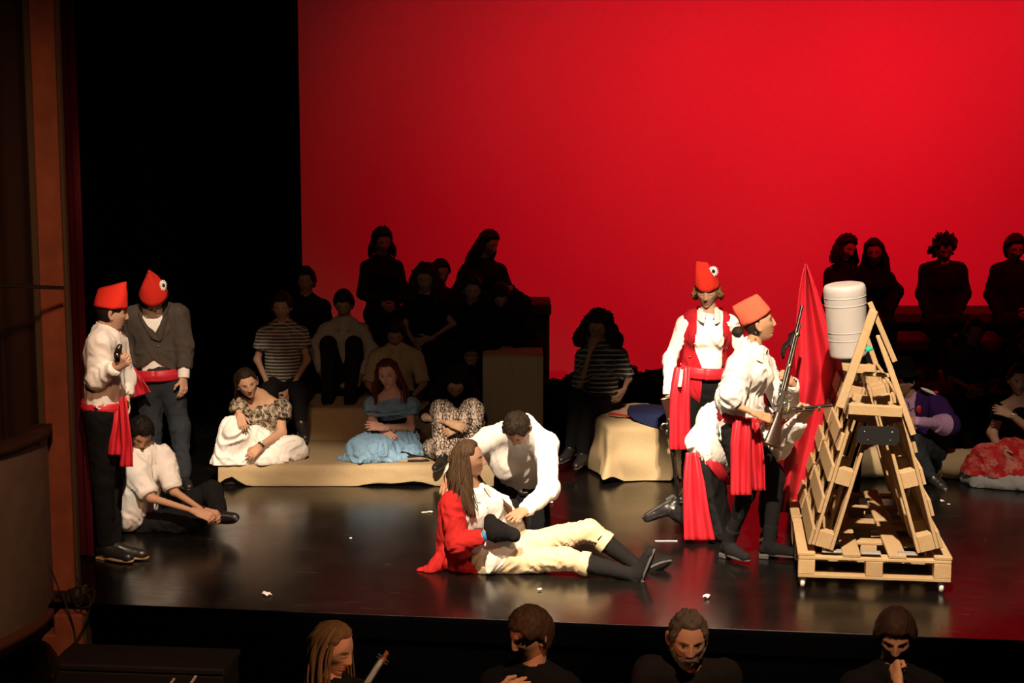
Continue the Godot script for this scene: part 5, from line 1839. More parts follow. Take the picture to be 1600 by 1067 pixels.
	sash(c, M.satin_red, 0.1, 0.06, 0.155, 0.125)
	wear(c, "sash_end", tail(c, [[1160, 652, -0.19, 14], [1158, 690, -0.22, 16], [1158, 730, -0.22, 16], [1158, 773, -0.22, 16]], 5.5, 0.02), M.satin_red)
	wear(c, "sash_end", tail(c, [[1178, 660, -0.14, 7], [1181, 700, -0.17, 11], [1184, 735, -0.17, 11], [1186, 766, -0.17, 10]], 4.0, 0.02), M.satin_red)
	hat = felt_hat(c, M.felt_coral, 0.035, Vector2(0.088, 0.108), Vector3(0, 0.135, -0.01), Vector2(0.03, 0.088), 0.0, -0.26)
	put("earring", ball(Vector3.ONE * 0.006, Transform3D(Basis(), P(1181, 519, 9.9)), 8, 6), M.steel, c.root).position = -c.root.position
	gun("rifle", "long flintlock rifle held upright across the woman in the coral cap", P(1204, 694, 9.68), P(1256, 479, 10.12), Vector3(-1, 0.1, 0.2))
	# the man kneeling behind her
	c = person({"label": "person kneeling behind the rifle woman, white shirt, long red sash end, red cap", "d": 10.55, "hc": [1224, 628, 0.05], "pose": "sit", "yaw": 75, "face": [85, 8, 0], "skin": Color(0.5, 0.3, 0.2),
		"J": {"nk": [1200, 655, 0.05], "sl": [1198, 668, 0.22], "sr": [1182, 676, -0.14], "pv": [1108, 725, 0.0], "er": [1214, 700, -0.4], "wr": [1251, 656, -0.62], "hr": [1268, 635, -0.68], "el": [1230, 690, 0.2], "wl": [1240, 670, 0.1], "kr": [1126, 828, -0.08], "ar": [1052, 800, 0.06], "tr": [1022, 818, 0.08], "kl": [1206, 742, 0.2], "al": [1200, 828, 0.0], "tl": [1235, 846, 0.2]},
		"handr": "grip", "backr": Vector3(0.2, -0.1, 1.0), "hair": {"col": Color(0.03, 0.02, 0.014), "back": -0.6}, "ground": 0.004})
	J = c.J
	b = top_bones(c, 0.03, 3)
	b.append(bone(P(1092, 692, c.d - 0.02), P(1118, 702, c.d - 0.1), 0.1, 0.13))
	b.append(bone(P(1120, 660, c.d), P(1150, 650, c.d), 0.14, 0.14))
	sh = wear(c, "shirt", nets(b, 0.012, 0.04, 0.009, 10.0), M.white)
	cuffs(c, M.white, sh, "r", 0.048, 0.06)
	trousers(c, M.charcoal, 0.024, 0.9, 0.006)
	for s in "lr": shoe(c, s, M.leather, M.sole, 0.12, "boot", 0.025)
	sash(c, M.satin_red, 0.02, 0.07, 0.2, 0.165)
	wear(c, "sash_end", tail(c, [[1081, 707, -0.17, 9], [1084, 750, -0.2, 16], [1088, 800, -0.2, 20], [1093, 843, -0.18, 24]], 4.5, 0.025), M.satin_red)
	hat = felt_hat(c, M.felt_red, 0.04, Vector2(0.086, 0.102), Vector3(0.0, 0.15, -0.03), Vector2(0.03, 0.05), 0.0)
	cockade(c, hat, 1236, 603, Vector3(0.9, 0.2, 0.6), 0.03)
	gun("flintlock_pistol", "ornate flintlock pistol pointed right at the barricade", P(1196, 646, 9.82), P(1300, 636, 9.86), Vector3(0, 1, 0), false)
	# someone in black behind the flag and the bucket
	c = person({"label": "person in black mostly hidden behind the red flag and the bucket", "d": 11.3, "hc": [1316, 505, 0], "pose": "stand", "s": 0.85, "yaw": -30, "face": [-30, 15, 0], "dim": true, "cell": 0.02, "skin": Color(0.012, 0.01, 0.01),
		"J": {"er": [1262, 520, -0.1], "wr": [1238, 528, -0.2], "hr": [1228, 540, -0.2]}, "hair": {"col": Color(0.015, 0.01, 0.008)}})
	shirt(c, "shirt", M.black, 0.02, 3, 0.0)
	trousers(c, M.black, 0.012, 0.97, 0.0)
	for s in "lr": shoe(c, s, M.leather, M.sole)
func bands(c: Dictionary, parent: Node, mat: Material, share: float, r: float, tall := 0.03) -> void:      # trouser cuffs below the knee
	for s in "lr":
		var k: Vector3 = c.J["k" + s]
		var a: Vector3 = c.J["a" + s]
		var u := (a - k).normalized()
		var p := k.lerp(a, share)
		var m := tube(PackedVector3Array([p - u * tall, p - u * tall * 0.6, p, p + u * 0.006, p + u * 0.008]), [r * 0.96, r, r * 1.02, r, r * 0.85], 22)
		crumple(m, 0.004, 24.0)
		put("cuff", m, mat, parent)

func left_group() -> void:
	# the boy with the pistol, seen from behind
	var c := person({"label": "boy in white shirt and red cap seen from behind beside the curtain, red sash end", "d": 9.95, "hc": [174, 488, 0], "pose": "stand", "yaw": 105, "tuck": true, "plant": {"al": 0.1, "ar": 0.1}, "face": [112, 6, 0], "skin": Color(0.5, 0.31, 0.22), "flatfeet": true, "cell": 0.012,
		"J": {"nk": [164, 520, 0], "sl": [181, 530, 0.17], "sr": [156, 532, -0.15], "pv": [163, 640, 0.02], "er": [152, 592, -0.16], "wr": [180, 574, -0.24], "hr": [195, 564, -0.26], "el": [196, 590, 0.2], "wl": [196, 618, 0.12], "hl": [197, 636, 0.1], "kl": [174, 752, 0.2], "kr": [162, 752, 0.0], "al": [178, 850, 0.28], "ar": [166, 850, 0.1], "tl": [206, 866, 0.28], "tr": [192, 870, 0.06]},
		"handr": "grip", "backr": Vector3(0.1, -0.3, 1.0), "hair": {"col": Color(0.012, 0.009, 0.008), "thick": 0.005, "rough": 0.002, "front": 0.6, "side": 0.0, "back": -0.6}})
	var sh := shirt(c, "shirt", M.white, 0.028, 3, 0.006)
	collar(c, M.white, sh, 0.4, 0.035)
	cuffs(c, M.white, sh, "lr", 0.045, 0.05)
	trousers(c, M.black, 0.014)
	for s in "lr": shoe(c, s, M.leather, M.sole_tan, 0.0, "shoe", 0.015, 1.08)
	sash(c, M.satin_red, 0.06, 0.07, 0.152, 0.13)
	wear(c, "sash_end", tail(c, [[185, 630, -0.06, 6], [186, 660, -0.1, 9], [184, 690, -0.1, 13], [183, 711, -0.1, 14]], 3.5, 0.02), M.satin_red)
	wear(c, "sash_end", tail(c, [[192, 620, -0.12, 5], [196, 665, -0.15, 7], [198, 700, -0.15, 8], [197, 729, -0.15, 10]], 3.0, 0.02), M.satin_red)
	felt_hat(c, M.felt_red, 0.03, Vector2(0.092, 0.108), Vector3(0.0, 0.14, 0.0), Vector2(0.035, 0.088), 0.0, 0.0, 0.0, 0.03)
	var n := base("pocket_pistol", "short dark pistol with brass fittings in the hand of the boy by the curtain", "gun", P(186, 556, 9.67))
	put("stock", tube(spline([P(184, 563, 9.68) - n.position, P(183, 554, 9.67) - n.position, P(186, 545, 9.67) - n.position, P(188, 538, 9.68) - n.position], 10), [0.018, 0.022, 0.02, 0.012], 12), M.gunmetal, n)
	put("brass_plate", ball(Vector3(0.012, 0.016, 0.008), Transform3D(Basis(), P(183, 556, 9.64) - n.position), 10, 6), M.bronze, n)
	put("hammer", ball(Vector3(0.009, 0.012, 0.008), Transform3D(Basis(), P(185, 545, 9.645) - n.position), 10, 6), M.bronze, n)
	# the man in the tweed jacket
	c = person({"label": "man in grey tweed jacket with bowed head, red cap hiding his face, red sash", "d": 12.2, "hc": [241, 463, -0.1], "pose": "stand", "yaw": -8, "tuck": true, "plant": {"al": 0.09, "ar": 0.09}, "face": [4, 70, 0], "skin": Color(0.5, 0.3, 0.21), "flatfeet": true, "cell": 0.013,
		"J": {"nk": [241, 480, 0.02], "sl": [278, 492, 0.02], "sr": [209, 494, 0.0], "pv": [247, 588, 0.02], "el": [288, 540, 0.0], "wl": [287, 590, -0.08], "hl": [287, 610, -0.1], "er": [200, 540, 0.05], "wr": [205, 588, -0.05], "kl": [281, 668, -0.03], "kr": [238, 668, -0.06], "al": [286, 742, 0.05], "ar": [240, 742, 0.02], "tl": [293, 758, -0.1], "tr": [232, 758, -0.1]},
		"hair": {"col": Color(0.02, 0.014, 0.01), "thick": 0.012}})
	sh = shirt(c, "shirt", M.white, 0.012, 3, 0.002)
	collar(c, M.white, sh, 0.4, 0.035)
	cuffs(c, M.white, sh, "l", 0.044, 0.09)
	trousers(c, M.denim_dark, 0.022, 0.97, 0.006)
	for s in "lr": shoe(c, s, M.leather, M.sole)
	var b := top_bones(c, 0.04, 0)
	for s in "lr":
		var J: Dictionary = c.J
		b.append(bone(J["s" + s], J["e" + s], 0.088, 0.075))
		b.append(bone(J["e" + s], J["e" + s].lerp(J["w" + s], 0.72), 0.073, 0.062, Vector3.ZERO, 1.0, 1))
	var jm := open_front(nets(b, 0.01, 0.03, 0.005, 8.0), c, c.J.pv, func(y): return Vector2(-0.2, 0.2) if y < 0.05 else (Vector2(-lerpf(0.18, 0.0, smoothstep(0.04, 0.17, y)), lerpf(0.13, 0.0, smoothstep(0.04, 0.17, y))) if y < 0.3 else Vector2(-lerpf(0.0, 0.075, smoothstep(0.3, 0.48, y)), lerpf(0.0, 0.075, smoothstep(0.3, 0.48, y)))))
	var jo := wear(c, "jacket", jm, M.tweed)
	for rr in [[[[214, 476], [221, 486]], [[217, 492], [235, 503]], [[224, 508], [243, 522]], [[236, 528], [249, 533]]], [[[266, 476], [262, 486]], [[262, 496], [251, 503]], [[258, 510], [246, 520]], [[252, 532], [248, 532]]]]:
		var rows := []
		for q in rr:
			var a := near(c, jm, q[0][0], q[0][1], 0.012)
			var e := near(c, jm, q[1][0], q[1][1], 0.016)
			rows.append(PackedVector3Array([a, a.lerp(e, 0.5) + Vector3(0, 0, 0.006), e]))
		put("lapel", sheet(rows, 0.006), M.tweed, jo)
	put("button", ball(Vector3(0.009, 0.009, 0.005), Transform3D(Basis(), near(c, jm, 247, 541)), 10, 6), M.bronze, jo)
	sash(c, M.satin_red, 0.04, 0.085, 0.182, 0.145)
	wear(c, "sash_end", tail(c, [[206, 572, -0.2, 6, 4], [212, 590, -0.24, 11, 3], [216, 606, -0.24, 15, -1], [219, 618, -0.24, 17, -5]], 4.0, 0.02), M.satin_red)
	var hat := felt_hat(c, M.felt_red, 0.03, Vector2(0.112, 0.122), Vector3(-0.01, 0.23, 0.0), Vector2(0.006, 0.02), 0.02, -0.62)
	cockade(c, hat, 254, 446, Vector3(0.9, 0.1, 0.5), 0.04)
	# the boy sitting on the floor
	c = person({"label": "boy in white shirt sitting on the floor with bowed head, arms stretched to his shoe", "d": 10.75, "hc": [219, 676, -0.02], "pose": "sit", "yaw": 40, "face": [30, 42, 4], "skin": Color(0.48, 0.27, 0.17), "cell": 0.012, "ground": 0.004,
		"J": {"nk": [226, 704, 0.05], "sl": [253, 712, 0.12], "sr": [203, 722, -0.06], "pv": [206, 822, 0.12], "el": [272, 768, 0.0], "wl": [318, 798, -0.2], "hl": [344, 806, -0.22], "er": [236, 778, -0.2], "wr": [308, 800, -0.28], "hr": [336, 810, -0.3], "kl": [332, 768, 0.25], "al": [342, 800, -0.02], "tl": [372, 800, -0.1], "kr": [306, 806, -0.1], "ar": [262, 836, -0.02], "tr": [230, 842, 0.05]},
		"backl": Vector3(0.2, 0.9, 0.5), "backr": Vector3(0.0, 0.8, 0.6), "handl": "cup", "handr": "cup", "hair": {"col": Color(0.012, 0.009, 0.008), "thick": 0.018, "rough": 0.006, "front": 0.5, "side": 0.0, "back": -0.6}})
	var J2: Dictionary = c.J
	b = top_bones(c, 0.03, 0)
	for s in "lr": b.append(bone(J2["s" + s], J2["s" + s].lerp(J2["e" + s], 0.9), 0.082, 0.07, Vector3.ZERO, 1.0, 1))
	b.append(bone(J2.pv, P(192, 838, c.d + 0.05), 0.13, 0.08))
	b.append(bone(P(214, 740, c.d - 0.1), P(200, 800, c.d - 0.05), 0.1, 0.13))
	sh = wear(c, "shirt", nets(b, 0.011, 0.03, 0.007, 9.0, 0.004), M.white)
	rolled(c, "l", 0.93, M.white, sh, 0.068)
	rolled(c, "r", 0.93, M.white, sh, 0.068)
	collar(c, M.white, sh, 0.4, 0.03)
	trousers(c, M.charcoal, 0.02, 0.97, 0.006)
	for s in "lr": shoe(c, s, M.leather, M.sole, 0.0, "shoe", 0.02)
	var w: Vector3 = J2.wl
	var ax: Vector3 = (J2.hl - w).normalized()
	put("wrist_cord", tube(PackedVector3Array([w - ax * 0.004, w + ax * 0.004]), [0.036, 0.036], 18), M.cord, c.root).position = -c.root.position

func bodice(c: Dictionary, mat: Material, called := "bodice", puff := 0.07, cell := 0.012) -> MeshInstance3D:
	var J: Dictionary = c.J
	var w: float = c.w
	var b := [bone(c.ch - c.up * 0.01, c.wa, 0.148 * w, 0.135 * w, c.n, 0.76), bone(c.wa, J.pv, 0.135 * w, 0.16 * w, c.n, 0.76)]
	for s in [-1, 1]: b.append(bone(c.ch + c.n * 0.075 * w + c.lat * 0.066 * s * w, c.ch + c.n * 0.06 * w + c.lat * 0.065 * s * w - c.up * 0.04, 0.066 * w, 0.066 * w))
	for s in "lr": b.append(bone(J["s" + s].lerp(J["e" + s], 0.14), J["s" + s].lerp(J["e" + s], 0.52), puff, puff * 0.92, Vector3.ZERO, 1.0, 1))
	var o := wear(c, called, nets(b, cell, 0.03, 0.005, 13.0), mat)
	var loop := []
	for k in 33:
		var a := TAU * k / 32
		var mid: Vector3 = (J.sl + J.sr) * 0.5 - c.up * (0.052 + 0.03 * cos(a))
		loop.append(mid + c.lat * sin(a) * (J.sl.distance_to(J.sr) * 0.5 + 0.052) + c.n * (cos(a) * 0.118 * w + 0.012))
	var t := tube(spline(loop, 96), [0.014, 0.014], 10, 1.3)
	crumple(t, 0.008, 60.0)
	put("neck_ruffle", t, mat, o)
	return o

func seated_front() -> void:
	var top := 0.165
	# woman in the white skirt
	var c := person({"label": "woman in brown floral off-shoulder blouse and white skirt on the burlap step", "d": 12.45, "hc": [386, 598, -0.1], "pose": "sit", "yaw": 10, "face": [18, 14, -14], "fem": true, "w": 0.9, "bare": true, "skin": Color(0.46, 0.27, 0.17), "head": {"look": 0.5}, "legi": -0.04, "cell": 0.012,
		"J": {"nk": [408, 622, 0.0], "sl": [440, 632, 0.02], "sr": [377, 632, 0.0], "pv": [424, 706, 0.06], "er": [368, 660, -0.08], "wr": [374, 648, -0.28], "hr": [378, 662, -0.34], "el": [440, 676, -0.06], "wl": [406, 697, -0.3], "hl": [390, 714, -0.36], "kr": [362, 672, -0.28], "ar": [360, 716, -0.2], "kl": [460, 700, -0.1], "al": [404, 716, -0.2], "tl": [380, 720, -0.25], "tr": [350, 722, -0.3]},
		"backr": Vector3(-0.2, 0.7, 0.6), "backl": Vector3(0.2, 0.5, 0.8), "hair": {"col": Color(0.022, 0.013, 0.009), "thick": 0.012, "front": 0.62, "side": 0.2, "back": -0.8, "part": 0.006, "long": [34, 0.0, 0.005, 0.02], "ends": [[2.6, 400, 622, 0.1, 0.02], [-2.4, 384, 628, 0.08, 0.02], [3.1, 392, 628, 0.1, 0.02], [-1.6, 374, 634, 0.02, 0.015]]}})
	bodice(c, M.floral_blouse, "blouse", 0.085, 0.011)
	var d: float = c.d
	var b := [bone(P(428, 704, d), P(364, 674, d - 0.26), 0.12, 0.088), bone(P(362, 668, d - 0.26), P(352, 722, d - 0.24), 0.085, 0.11), bone(P(352, 690, d - 0.2), P(345, 728, d - 0.22), 0.05, 0.03),
		bone(P(430, 702, d), P(460, 700, d - 0.12), 0.13, 0.1), bone(P(458, 704, d - 0.12), P(404, 718, d - 0.2), 0.085, 0.07), bone(P(400, 690, d - 0.12), P(385, 720, d - 0.2), 0.12, 0.1), bone(P(446, 722, d - 0.24), P(408, 724, d - 0.3), 0.035, 0.045), bone(P(375, 722, d - 0.3), P(345, 724, d - 0.28), 0.04, 0.04)]
	wear(c, "skirt", nets(b, 0.011, 0.04, 0.012, 8.0, top), M.white.duplicate())
	var w: Vector3 = c.J.wl
	var ax: Vector3 = (c.J.hl - w).normalized()
	var wb := put("watch_strap", tube(PackedVector3Array([w - ax * 0.02, w - ax * 0.005]), [0.032, 0.031], 18), M.leather, c.root)
	wb.position = -c.root.position
	put("watch_face", ball(Vector3(0.014, 0.014, 0.006), Transform3D(Basis(), w - ax * 0.012 + Vector3(0.01, 0.018, 0.03)), 12, 6), M.steel, wb)
	# girl in blue
	c = person({"label": "girl with long auburn hair in light blue dress sitting on the burlap step", "d": 12.6, "hc": [606, 584, -0.02], "pose": "sit", "yaw": 5, "face": [-6, 8, -6], "fem": true, "w": 0.86, "bare": true, "skin": Color(0.6, 0.34, 0.26), "head": {"look": 0.9, "brow": Color(0.08, 0.03, 0.02)}, "legi": -0.04, "cell": 0.012,
		"J": {"nk": [612, 614, 0.02], "sl": [643, 627, 0.02], "sr": [582, 627, 0.0], "pv": [624, 690, 0.04], "er": [582, 660, -0.06], "wr": [596, 671, -0.24], "hr": [610, 682, -0.28], "el": [641, 668, -0.06], "wl": [600, 668, -0.28], "hl": [583, 666, -0.3], "kr": [566, 700, -0.28], "ar": [640, 712, -0.15], "tr": [660, 714, -0.2], "kl": [584, 706, -0.32], "al": [636, 714, -0.3], "tl": [668, 713, -0.28]},
		"backr": Vector3(-0.1, 0.4, 1.0), "backl": Vector3(0.1, 0.6, 0.8), "handl": "flat",
		"hair": {"col": Color(0.085, 0.02, 0.015), "thick": 0.015, "front": 0.7, "side": 0.35, "back": -0.8, "part": 0.007, "long": [80, 0.0, 0.006, 0.02], "ends": [[-1.35, 588, 632, -0.08, 0.018], [-1.7, 584, 622, -0.02, 0.02], [1.35, 632, 636, -0.06, 0.02], [1.7, 640, 628, 0.0, 0.022], [2.4, 632, 630, 0.1, 0.03], [3.1, 615, 630, 0.12, 0.03], [-2.4, 594, 628, 0.1, 0.02]]}})
	bodice(c, M.blue, "bodice", 0.072, 0.011)
	sash(c, M.black, 0.42, 0.075, 0.132, 0.115).name = "belt"
	d = c.d
	b = [bone(P(624, 682, d), P(566, 700, d - 0.3), 0.135, 0.105), bone(P(626, 690, d), P(588, 704, d - 0.34), 0.14, 0.1), bone(P(560, 706, d - 0.32), P(640, 708, d - 0.2), 0.085, 0.07), bone(P(556, 704, d - 0.3), P(550, 718, d - 0.3), 0.08, 0.06), bone(P(560, 716, d - 0.38), P(632, 716, d - 0.34), 0.05, 0.045), bone(P(550, 718, d - 0.36), P(530, 717, d - 0.3), 0.03, 0.018), bone(P(640, 690, d - 0.05), P(652, 704, d - 0.08), 0.09, 0.06), bone(P(645, 706, d - 0.2), P(660, 712, d - 0.15), 0.04, 0.03), bone(P(570, 719, d - 0.42), P(562, 721, d - 0.46), 0.03, 0.02)]
	wear(c, "skirt", nets(b, 0.01, 0.04, 0.011, 12.0, top), M.blue)
	shoe(c, "l", M.leather, M.sole_tan, 0.05, "shoe", 0.03, 0.95, Vector3(0.1, 0.35, -0.9))
	# woman hugging her knees in the patterned dress
	c = person({"label": "dark-haired woman hugging her knees in a black and cream scroll-patterned dress", "d": 12.5, "hc": [712, 600, 0.05], "pose": "sit", "yaw": 0, "face": [2, 34, 4], "fem": true, "w": 0.92, "skin": Color(0.42, 0.26, 0.16), "head": {"shut": true}, "legi": -0.04, "cell": 0.013,
		"J": {"nk": [712, 622, 0.1], "sl": [744, 634, 0.06], "sr": [682, 634, 0.06], "pv": [712, 706, 0.14], "el": [752, 660, -0.16], "wl": [716, 668, -0.36], "hl": [698, 676, -0.36], "er": [664, 652, -0.14], "wr": [704, 662, -0.38], "hr": [722, 668, -0.4], "kl": [738, 642, -0.2], "kr": [690, 642, -0.2], "al": [734, 712, -0.34], "ar": [692, 712, -0.34], "tl": [738, 718, -0.46], "tr": [682, 720, -0.46]},
		"backl": Vector3(0.2, 0.4, 0.9), "backr": Vector3(-0.1, 0.6, 0.8), "hair": {"col": Color(0.014, 0.009, 0.008), "thick": 0.02, "rough": 0.012, "lumps": 1.5, "front": 0.6, "side": 0.2, "back": -0.8, "long": [60, 0.16, 0.012, 0.05]}})
	wear(c, "cardigan", nets(top_bones(c, 0.018, 2), 0.013, 0.03, 0.006), M.black)
	d = c.d
	b = [bone(c.J.pv, c.J.kl, 0.12, 0.085), bone(c.J.pv, c.J.kr, 0.12, 0.085), bone(c.J.kl, P(728, 706, d - 0.28), 0.085, 0.09), bone(c.J.kr, P(694, 706, d - 0.28), 0.085, 0.09), bone(P(712, 660, d - 0.2), P(710, 702, d - 0.24), 0.1, 0.11), bone(P(690, 706, d - 0.2), P(676, 700, d - 0.1), 0.08, 0.08)]
	wear(c, "dress", nets(b, 0.011, 0.035, 0.008, 9.0, top), M.paisley)
	shoe(c, "r", M.leather, M.sole, 0.0, "sandal", 0.0, 0.95, Vector3.UP)
	shoe(c, "l", M.leather, M.sole, 0.0, "sandal", 0.0, 0.95, Vector3.UP)
	# man in the purple coat
	c = person({"label": "person in black hat and purple coat with lilac sleeves sitting behind the barricade", "d": 12.35, "hc": [1412, 594, 0], "pose": "sit", "yaw": -50, "face": [-62, 12, 0], "skin": Color(0.4, 0.23, 0.16), "cell": 0.013, "ground": 0.004,
		"J": {"nk": [1422, 622, 0.03], "sl": [1462, 634, -0.1], "sr": [1396, 632, 0.12], "pv": [1444, 706, 0.05], "el": [1482, 664, -0.2], "wl": [1428, 658, -0.42], "hl": [1408, 664, -0.45], "er": [1376, 664, 0.0], "wr": [1350, 688, -0.1], "hr": [1336, 696, -0.15], "kl": [1424, 686, -0.3], "kr": [1390, 690, -0.05], "al": [1452, 740, -0.22], "ar": [1404, 742, 0.0], "tl": [1470, 754, -0.34], "tr": [1384, 752, -0.1]},
		"hair": {"col": Color(0.015, 0.01, 0.008), "back": -0.5}})
	var sh := wear(c, "shirt", nets(top_bones(c, 0.012, 3), 0.014, 0.03, 0.005), M.lilac)
	collar(c, M.lilac, sh, 0.4, 0.03)
	var J: Dictionary = c.J
	b = top_bones(c, 0.03, 0)
	b.append(bone(J.sl, J.el, 0.09, 0.088))
	b.append(bone(J.el, J.el.lerp(J.wl, 0.2), 0.085, 0.075, Vector3.ZERO, 1.0, 1))
	b.append(bone(J.sr, J.er, 0.085, 0.075))
	var jm := open_front(nets(b, 0.012, 0.03, 0.008, 9.0), c, J.pv, func(y): return Vector2(-0.05 - maxf(0, y - 0.2) * 0.1, 0.05 + maxf(0, y - 0.2) * 0.1))
	var jo := wear(c, "coat", jm, M.purple)
	var ea := near(c, jm, 1452, 612, 0.0)
	var ep := ball(Vector3(0.075, 0.016, 0.05), Transform3D(Basis(Vector3.BACK, -0.4), ea), 18, 8)
	var eo := put("epaulette", ep, M.white, jo, "white epaulette with a red boss")
	put("boss", ball(Vector3(0.022, 0.014, 0.02), Transform3D(Basis(), ea + Vector3(0.045, 0.0, 0.03)), 10, 6), M.satin_red, eo)
	put("badge", ball(Vector3(0.026, 0.034, 0.012), Transform3D(Basis(), near(c, jm, 1436, 640)), 12, 6), M.satin_red, jo, "small red badge")
	put("cuff", tube(PackedVector3Array([J.el.lerp(J.wl, 0.12), J.el.lerp(J.wl, 0.18), J.el.lerp(J.wl, 0.36)]), [0.09, 0.085, 0.066], 18), M.lilac, sh)
	trousers(c, M.denim_dark, 0.018)
	for s in "lr": shoe(c, s, M.leather, M.sole, 0.14, "boot", 0.02)
	var hx: Transform3D = c.hx
	put("hat", lathe([Vector2(0.0, 0.13), Vector2(0.05, 0.132), Vector2(0.075, 0.12), Vector2(0.088, 0.07), Vector2(0.096, 0.01), Vector2(0.10, 0.0), Vector2(0.142, 0.008), Vector2(0.144, 0.002), Vector2(0.1, -0.008), Vector2(0.0, -0.006)], hx * Transform3D(Basis(Vector3.RIGHT, -0.08), Vector3(0, 0.052, -0.006)), 36), M.black, c.root).position = -c.root.position
	# woman in the flowered skirt
	c = person({"label": "woman in black top and red flowered skirt at the right edge, hand on shoulder", "d": 12.4, "hc": [1592, 592, 0], "pose": "sit", "yaw": -5, "face": [-8, 10, 0], "fem": true, "w": 0.92, "bare": true, "skin": Color(0.42, 0.25, 0.18), "legi": -0.04, "cell": 0.013,
		"J": {"nk": [1598, 622, 0.02], "sl": [1632, 634, 0.02], "sr": [1563, 634, 0.0], "pv": [1590, 712, 0.05], "er": [1550, 676, -0.02], "wr": [1562, 704, -0.24], "hr": [1570, 714, -0.3], "el": [1616, 676, -0.2], "wl": [1580, 648, -0.22], "hl": [1558, 640, -0.2], "kr": [1545, 722, -0.3], "kl": [1630, 722, -0.35], "ar": [1600, 745, -0.35], "al": [1590, 748, -0.4], "tr": [1620, 750, -0.4], "tl": [1570, 752, -0.45]},
		"handl": "flat", "backl": Vector3(0.0, 0.5, 0.9), "hair": {"col": Color(0.014, 0.009, 0.008), "thick": 0.014, "front": 0.62, "side": 0.15, "back": -0.7, "part": 0.005}})
	bodice(c, M.black, "top", 0.06)
	d = c.d
	b = [bone(P(1590, 712, d), P(1548, 722, d - 0.25), 0.16, 0.14), bone(P(1540, 718, d - 0.2), P(1520, 736, d - 0.2), 0.12, 0.09), bone(P(1590, 712, d), P(1640, 728, d - 0.3), 0.17, 0.15), bone(P(1530, 738, d - 0.25), P(1640, 742, d - 0.4), 0.1, 0.12), bone(P(1516, 744, d - 0.15), P(1560, 748, d - 0.35), 0.07, 0.06)]
	wear(c, "skirt", nets(b, 0.013, 0.04, 0.01, 8.0, 0.09), M.floral_skirt)
	b = [bone(P(1516, 746, d - 0.15), P(1530, 752, d - 0.3), 0.07, 0.06), bone(P(1530, 752, d - 0.3), P(1640, 758, d - 0.5), 0.07, 0.07), bone(P(1520, 750, d - 0.1), P(1640, 744, d - 0.1), 0.08, 0.09)]
	wear(c, "petticoat", nets(b, 0.013, 0.03, 0.008, 9.0, 0.003), cloth(Color(0.4, 0.4, 0.42)))
	w = c.J.wl
	ax = (c.J.hl - w).normalized()
	put("bracelet", tube(PackedVector3Array([w - ax * 0.012, w]), [0.031, 0.03], 18), M.steel, c.root).position = -c.root.position

func villager(o: Dictionary, topm: Material, sleeve: int, legm: Material, fold := 0.006) -> Dictionary:
	o.merge({"dim": true, "cell": 0.016, "pose": "sit", "skin": Color(0.27, 0.15, 0.1)})  # skin darkened here to stand for the dimness upstage
	var c := person(o)
	wear(c, o.get("top_name", "shirt"), nets(top_bones(c, 0.018, sleeve), 0.015, 0.03, fold), topm)
	if sleeve > 0 and o.get("collar", false): collar(c, topm, c.root.get_node(o.get("top_name", "shirt")), 0.4, 0.03)
	wear(c, o.get("legs_name", "trousers"), nets(leg_bones(c, 0.014, 0.97), 0.017, 0.03), legm)
	for s in "lr": shoe(c, s, M.leather, M.sole, 0.0, "shoe", 0.0, 1.0, Vector3.UP)
	return c

